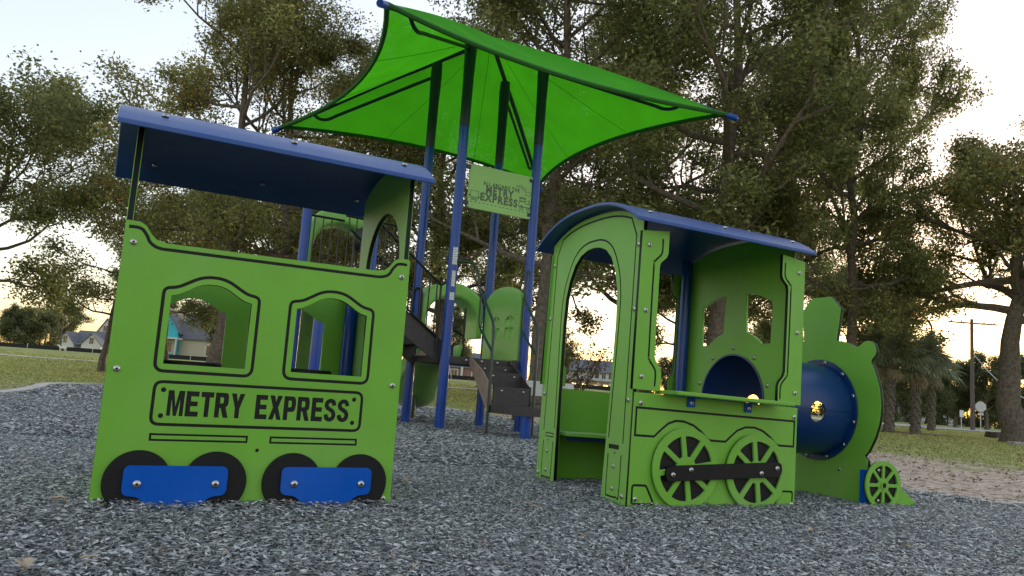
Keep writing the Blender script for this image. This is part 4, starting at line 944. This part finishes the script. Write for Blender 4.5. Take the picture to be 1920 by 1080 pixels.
# ================================================================== HOUSES, FENCE, STREET
def gable(parent, x0, x1, y0, y1, z0, h, rh, axis, wm, rm, ov=.3):
    w = MB()
    if axis == 'x':   # ridge runs along x
        ym = (y0+y1)/2; w.add([(x0, y0, z0), (x1, y0, z0), (x1, y1, z0), (x0, y1, z0), (x0, y0, z0+h), (x1, y0, z0+h), (x1, y1, z0+h), (x0, y1, z0+h), (x0, ym, z0+h+rh), (x1, ym, z0+h+rh)], [(0, 1, 5, 4), (1, 2, 6, 9, 5), (2, 3, 7, 6), (3, 0, 4, 8, 7)])
        rr = MB()
        for yy, s in ((y0, -1), (y1, 1)):
            k_ = rh/abs(ym-yy); a = (yy+s*ov, z0+h-ov*k_); c_ = (ym, z0+h+rh)
            rr.add([(x0-ov, a[0], a[1]+.02), (x1+ov, a[0], a[1]+.02), (x1+ov, c_[0], c_[1]+.02), (x0-ov, c_[0], c_[1]+.02), (x0-ov, a[0], a[1]+.18), (x1+ov, a[0], a[1]+.18), (x1+ov, c_[0], c_[1]+.18), (x0-ov, c_[0], c_[1]+.18)], [(0, 1, 2, 3), (4, 5, 6, 7), (0, 1, 5, 4), (1, 2, 6, 5), (2, 3, 7, 6), (3, 0, 4, 7)])
    else:
        xm = (x0+x1)/2; w.add([(x0, y0, z0), (x1, y0, z0), (x1, y1, z0), (x0, y1, z0), (x0, y0, z0+h), (x1, y0, z0+h), (x1, y1, z0+h), (x0, y1, z0+h), (xm, y0, z0+h+rh), (xm, y1, z0+h+rh)], [(0, 1, 5, 8, 4), (1, 2, 6, 5), (2, 3, 7, 9, 6), (3, 0, 4, 7)])
        rr = MB()
        for xx, s in ((x0, -1), (x1, 1)):
            k_ = rh/abs(xm-xx); a = (xx+s*ov, z0+h-ov*k_); c_ = (xm, z0+h+rh)
            rr.add([(a[0], y0-ov, a[1]+.02), (a[0], y1+ov, a[1]+.02), (c_[0], y1+ov, c_[1]+.02), (c_[0], y0-ov, c_[1]+.02), (a[0], y0-ov, a[1]+.18), (a[0], y1+ov, a[1]+.18), (c_[0], y1+ov, c_[1]+.18), (c_[0], y0-ov, c_[1]+.18)], [(0, 1, 2, 3), (4, 5, 6, 7), (0, 1, 5, 4), (1, 2, 6, 5), (2, 3, 7, 6), (3, 0, 4, 7)])
    w.build('wall', wm, parent); rr.build('roof', rm, parent)
def window(parent, x, y, z, w, h, lit=False):
    f_ = MB(); f_.box((x, y-.03, z), (w+.3, .08, h+.3)); fo = f_.build('window', 'wall_white', parent)
    for dx in (-w/4, w/4):
        p = MB(); p.box((x+dx, y-.08, z), (w/2-.06, .04, h)); p.build('pane', 'lit_window' if lit else 'glass', fo)
def hloc(px, py, Y): return tuple(at(px, py, Y))
# left house with two front gables and a tall rear gable
h = thing('gabled_house', 'white house with two front gables and grey roof at far left', 'house', hloc(140, 653, 150), R(-3))
gable(h, -3.9, -.3, 0, 6, -1, 1.9, 2.2, 'y', 'wall_white', 'roof_grey'); gable(h, 1.2, 5.2, 0, 6, -1, 2.0, 2.0, 'y', 'wall_white', 'roof_grey')
gable(h, -2, 4.5, 2, 7, -1, 2.0, 2.6, 'x', 'wall_white', 'roof_grey'); gable(h, -1.2, 3.4, 8, 14, -1, 4.2, 3.4, 'y', 'wall_white', 'roof_grey')
window(h, -2.1, 0, 1.7, .7, 1.4); window(h, 3.2, 0, 1.7, .9, 1.2); window(h, .9, 8, 4.6, 1.0, 1.2)
# house with lit porch seen through the loco doorway
h = thing('porch_house', 'two-storey white house with lit porch seen through the locomotive doorway', 'house', hloc(1112, 739, 165), R(4))
gable(h, -9, 5.2, 0, 9, -1, 5.9, 2.4, 'x', 'wall_white', 'roof_grey', .5)
pf_ = MB(); pf_.box((-2, -1.3, 2.75), (14.6, 3.0, .28)); pf_.build('porch_roof', 'roof_grey', h)
for x in (-8.5, -5.5, -2.5, .5, 3.0, 4.9): q = MB(); q.box((x, -2.5, .9), (.28, .28, 3.5)); q.build('porch_column', 'wall_white', h)
for x in (-6.6, -4.4, -2.0, 2.6): window(h, x, -.02, 1.15, 1.0, 1.9, True)
q = MB(); q.box((.6, -.05, .7), (1.1, .1, 2.4)); q.build('door', 'lit_window', h)
for x in (.6, 2.1, 3.6): window(h, x, 0, 4.15, .9, 1.4)
window(h, -4, 0, 4.15, .9, 1.4)
# turquoise house behind the caboose window
h = thing('turquoise_house', 'white house with turquoise gable and grey roof seen through the caboose window', 'house', hloc(348, 668, 92), R(6))
gable(h, -4.6, -1.2, 0, 6, -1, 4.0, 2.6, 'y', 'wall_turquoise', 'roof_grey'); gable(h, -1.2, 4.4, 1, 7, -1, 3.3, 3.0, 'x', 'wall_cream', 'roof_grey')
q = MB(); q.box((-2.7, -.9, 2.0), (4.2, 1.8, .2)); q.build('porch_roof', 'wall_white', h)
q = MB(); q.box((-2.9, -.06, .4), (3.4, .1, 2.8)); q.build('porch_wall', 'wall_white', h)
for x in (-4.6, -2.7, -.8): q = MB(); q.box((x, -1.7, .4), (.16, .16, 3.0)); q.build('porch_column', 'wall_white', h)
q = MB(); q.box((-2.7, -1.7, -.1), (3.9, .06, .5)); q.build('porch_rail', 'wall_turquoise', h)
window(h, -3.3, -.14, .95, .6, 1.1); window(h, -2.0, -.14, .95, .6, 1.1); window(h, 2.5, 1, .9, 1.0, 1.2)
# brick house under the play deck
h = thing('brick_house', 'low brick and white house seen under the play deck', 'house', hloc(872, 714, 125), R(-4))
gable(h, -6, 5, 0, 8, -1, 3.2, 2.4, 'x', 'brick', 'roof_grey')
for x in (-3.6, -1.9, 1.6): window(h, x, 0, .95, 1.0, 1.5)
for x in (-2.75, -.6): q = MB(); q.box((x, -.3, .6), (.35, .35, 3.2)); q.build('column', 'wall_white', h)
# bungalow far right
h = thing('far_bungalow', 'low pale bungalow behind the far right trees', 'house', hloc(1700, 780, 120), R(0))
gable(h, -9, 9, 0, 8, -1, 3.4, 2.0, 'x', 'wall_white', 'roof_grey')
for x in (-6, -2, 3, 6.5): window(h, x, 0, 1.0, 1.2, 1.2)
# black screened fence on the far crest
fx0, fx1, fy = -85, 12, 84
fn = thing('screen_fence', 'long low black screened fence along the top of the grass slope', 'fence', (0, fy, float(gz(0, fy))))
q = MB(); q.box(((fx0+fx1)/2, 0, .36), (fx1-fx0, .03, .56)); q.build('screen', 'fence_black', fn)
pm_ = MB(); pm_.tube([(0, 0, -.1), (0, 0, .72)], .035, 6); PM = pm_.mesh('post', ('sign_back',))
for i in range(28): o = bpy.data.objects.new('post', PM); o.location = (fx0+i*(fx1-fx0)/27, -.06, 0); link(o, fn)
# street on the right with pavement
rd = MB()
for i in range(40):
    xa, xb = 17+i*2.2, 17+(i+1)*2.2
    f0_, f1_ = (lambda x: 52-(x-17)*.06), (lambda x: 67-(x-17)*.06)
    rd.add([(xa, f0_(xa), float(gz(xa, f0_(xa)))+.03), (xb, f0_(xb), float(gz(xb, f0_(xb)))+.03), (xb, f1_(xb), float(gz(xb, f1_(xb)))+.03), (xa, f1_(xa), float(gz(xa, f1_(xa)))+.03)], [(0, 1, 2, 3)])
tag(rd.build('street', 'asphalt'), kind='structure')
pv = MB(); ex2 = [(-70, 42.5), (-8, 40), (20, 41.5), (20, 42.7), (-8, 41.2), (-70, 43.7)]
for i in range(60):
    xa, xb = -55+i*1.25, -55+(i+1)*1.25; ya = 40.2
    pv.add([(xa, ya, float(gz(xa, ya))+.03), (xb, ya, float(gz(xb, ya))+.03), (xb, ya+1.2, float(gz(xb, ya+1.2))+.03), (xa, ya+1.2, float(gz(xa, ya+1.2))+.03)], [(0, 1, 2, 3)])
tag(pv.build('pavement', 'concrete'), kind='structure')
def utility(px, Y, h, label, arm=True, lean=0):
    x, y = gp(px, Y); t = thing('utility_pole', label, 'utility pole', (x, y, float(gz(x, y))), 0, 'utility poles'); t.rotation_euler = (0, lean, 0)
    MB().tube([(0, 0, -.2), (0, 0, h)], [.17, .12], 10).build('pole', 'wood_pole', t, smooth=True)
    if arm:
        q = MB(); q.box((0, -.14, h-.35), (3.9, .10, .12)); ao = q.build('crossarm', 'wood_pole', t)
        q = MB(); q.tube([(-.8, -.14, h-.38), (0, -.14, h-1.0)], .025, 5); q.tube([(.8, -.14, h-.38), (0, -.14, h-1.0)], .025, 5); q.build('brace', 'wood_pole', ao)
        for dx in (-1.7, -.9, .9, 1.7): q = MB(); q.lathe([(.05, 0), (.06, .06), (.03, .14)], 8, c=(dx, -.14, h-.28)); q.build('insulator', 'sign_back', ao)
    return (x, y)
P1 = utility(1823, 60, 8.75, 'wooden utility pole with crossarm near the stop sign')
utility(72, 128, 10.5, 'left of the two close utility poles beyond the fence', False, R(1.5)); utility(80, 130, 10.5, 'right of the two close utility poles beyond the fence', False, R(4)); utility(101, 150, 8, 'thin utility pole standing left of the gabled house', False)
def wire(a, b_, sag, label, r=.02):
    a = Vector(a); b_ = Vector(b_); q = MB(); q.tube([a+(b_-a)*t+Vector((0, 0, -sag*4*t*(1-t))) for t in np.linspace(0, 1, 16)], r, 4); tag(q.build('cable', 'sign_back'), label, 'cable')
wire((P1[0], P1[1]-.2, 6.0), tuple(at(1990, 760, 50)), 1.1, 'pale sagging cable hanging from the right utility pole', .035)
wire((P1[0], P1[1], 8.3), tuple(at(2080, 600, 50)), .5, 'thin upper wire running right from the utility pole')
wire(tuple(at(80, 625, 129)), tuple(at(240, 655, 140)), .6, 'thin wire running from the left poles to the gabled house')
# back of the stop sign, small sign
x, y = gp(1838, 58); zb = float(gz(x, y)); s_ = thing('stop_sign', 'octagonal street sign seen from behind beside the utility pole', 'street sign', (x, y, zb), R(-8))
MB().tube([(0, 0, -.2), (0, 0, 2.25)], .035, 8).build('pole', 'sign_back', s_); flat('plate', [[(.41*math.cos(R(22.5+45*i)), 1.82+.41*math.sin(R(22.5+45*i))) for i in range(8)]], .012, 'sign_back', s_, -.05)
flat('small_plate', [[(-.2, 1.18), (.2, 1.18), (.2, 1.34), (-.2, 1.34)]], .01, 'sign_back', s_, -.05)
x, y = gp(1802, 60); s_ = thing('street_sign', 'small rectangular white sign left of the utility pole', 'street sign', (x, y, float(gz(x, y))), R(10))
MB().tube([(0, 0, -.2), (0, 0, 1.45)], .03, 8).build('pole', 'sign_back', s_); flat('plate', [[(-.17, .95), (.17, .95), (.17, 1.48), (-.17, 1.48)]], .012, 'white_label', s_, -.045)
# tree stump, concrete block, bench
x, y = gp(1861, 33); q = MB(); k = 14; r3 = random.Random(5); tr_ = [.24+.05*r3.random() for i in range(k)]
q.add([(math.cos(6.283*i/k)*tr_[i]*1.35, math.sin(6.283*i/k)*tr_[i]*1.35, -.05) for i in range(k)]+[(math.cos(6.283*i/k)*tr_[i], math.sin(6.283*i/k)*tr_[i], .22+.08*r3.random()) for i in range(k)], [(i, (i+1) % k, k+(i+1) % k, k+i) for i in range(k)]+[tuple(range(k, 2*k))])
tag(q.build('tree_stump', 'stump', None, (x, y, float(gz(x, y)))), 'dark rotten tree stump low on the lawn by the right oak', 'tree stump')
x, y = at(1912, 832, 23).x, 23; q = MB(); q.box((0, 0, .05), (.6, .3, .14)); o = q.build('concrete_block', 'bark_pale', None, (x, y, float(gz(x, y)))); md = o.modifiers.new('b', 'BEVEL'); md.width = .02
tag(o, 'low concrete block in front of the right oak trunk', 'block')
x, y = at(1000, 790, 12.6).x, 13.2; bnch = thing('park_bench', 'grey park bench behind the play structure steps', 'bench', (x, y, float(gz(x, y))), R(28))
for nm_2, c_, d_ in (('backrest', (.35, .3, .62), (1.3, .04, .26)), ('seat', (.35, .0, .36), (1.4, .42, .05))): q = MB(); q.box(c_, d_, rx=-.1 if nm_2 == 'backrest' else 0); q.build(nm_2, 'brown_deck' if nm_2 == 'seat' else 'sign_back', bnch)
for dx in (-.25, .95):
    for dy in (-.15, .2): q = MB(); q.box((dx, dy, .16), (.06, .06, .40)); q.build('leg', 'wood_pole', bnch)
# white dog by the fence
x, y = gp(117, 76); x = at(117, 660, 76).x
dog = thing('dog', 'small white dog standing by the black fence at far left', 'dog', (x, y, float(gz(x, y))), R(-6))
q = MB()
q.tube([(.36, 0, .42), (.25, 0, .43), (.05, 0, .41), (-.2, 0, .42), (-.36, 0, .43)], [.07, .12, .125, .105, .06], 12)
q.tube([(-.30, 0, .44), (-.40, 0, .55), (-.46, 0, .62)], [.085, .07, .06], 10); q.tube([(-.42, 0, .64), (-.52, 0, .63), (-.63, 0, .59), (-.66, 0, .58)], [.05, .085, .05, .03], 10)
q.tube([(.34, 0, .45), (.44, 0, .50), (.54, 0, .60)], [.03, .024, .012], 6)
for sx in (-1, 1):
    q.tube([(-.26, .07*sx, .38), (-.27, .07*sx, .2), (-.27, .07*sx, .03), (-.31, .07*sx, .0)], [.055, .035, .028, .03], 8)
    q.tube([(.28, .07*sx, .40), (.22, .07*sx, .24), (.32, .07*sx, .15), (.29, .07*sx, .02), (.25, .07*sx, .0)], [.075, .05, .03, .028, .03], 8)
    q.tube([(-.47, .05*sx, .69), (-.48, .075*sx, .62)], [.035, .012], 6)
db = q.build('body', 'fur', dog, smooth=True)
md = db.modifiers.new('r', 'REMESH'); md.mode = 'VOXEL'; md.voxel_size = .02

# ================================================================== FALLEN LEAVES on the mulch
r4 = random.Random(3)
def leafm(seed, L):
    r = random.Random(seed); b_ = MB(); k = 7; vs = []
    for i in range(k+1):
        t = i/k; w = math.sin(math.pi*t**.8)*.22*L; z = .012*math.sin(math.pi*t)+.006*r.random()
        vs += [(L*(t-.5), -w, z+.008), (L*(t-.5), 0, z), (L*(t-.5), w, z+.010)]
    fs = [(3*i+j, 3*i+3+j, 3*i+4+j, 3*i+1+j) for i in range(k) for j in range(2)]
    b_.add(vs, fs); b_.tube([(L*.5, 0, .006), (L*.72, .01, .012)], .0012, 4); return b_.mesh('fallen_leaf', ('dead_leaf',), True)
LM = [leafm(1, .075), leafm(2, .055), leafm(4, .09)]
spots = [(45, 1065, 2, 'large tan dry leaf at the bottom left corner of the mulch'), (108, 948, 1, 'pinkish dry leaf lying left of the caboose corner')]
for px, py, kx_, lab in spots:
    d = at(px, py, 1)-Vector((0, 0, EYE)); t = -(EYE-.02)/d.z; p = Vector((0, 0, EYE))+d*t
    o = meshobj('fallen_leaf', LM[kx_], None, None, (p.x, p.y, float(mz(p.x, p.y))+.022), (r4.uniform(-.2, .2), r4.uniform(-.2, .2), r4.uniform(0, 6.2))); tag(o, lab, 'leaf', 'fallen leaves')
for px, py in ((175, 1020), (165, 1050), (305, 1035), (735, 1045), (780, 1065), (1000, 955), (1180, 975), (1098, 1008), (1190, 920), (760, 905), (985, 945), (1520, 1000), (1700, 1030), (540, 950), (420, 1040), (1350, 985), (905, 1020), (1750, 985), (860, 870)):
    d = at(px, py, 1)-Vector((0, 0, EYE)); t = -(EYE-.02)/d.z; p = Vector((0, 0, EYE))+d*t; s = r4.uniform(.35, .7)
    o = meshobj('fallen_leaf', LM[r4.randrange(3)], None, None, (p.x, p.y, float(mz(p.x, p.y))+.022), (r4.uniform(-.3, .3), r4.uniform(-.3, .3), r4.uniform(0, 6.2))); o.scale = (s, s, s)
    tag(o, 'small curled dry leaf scrap scattered on the dark mulch', 'leaf', 'small leaf scraps')
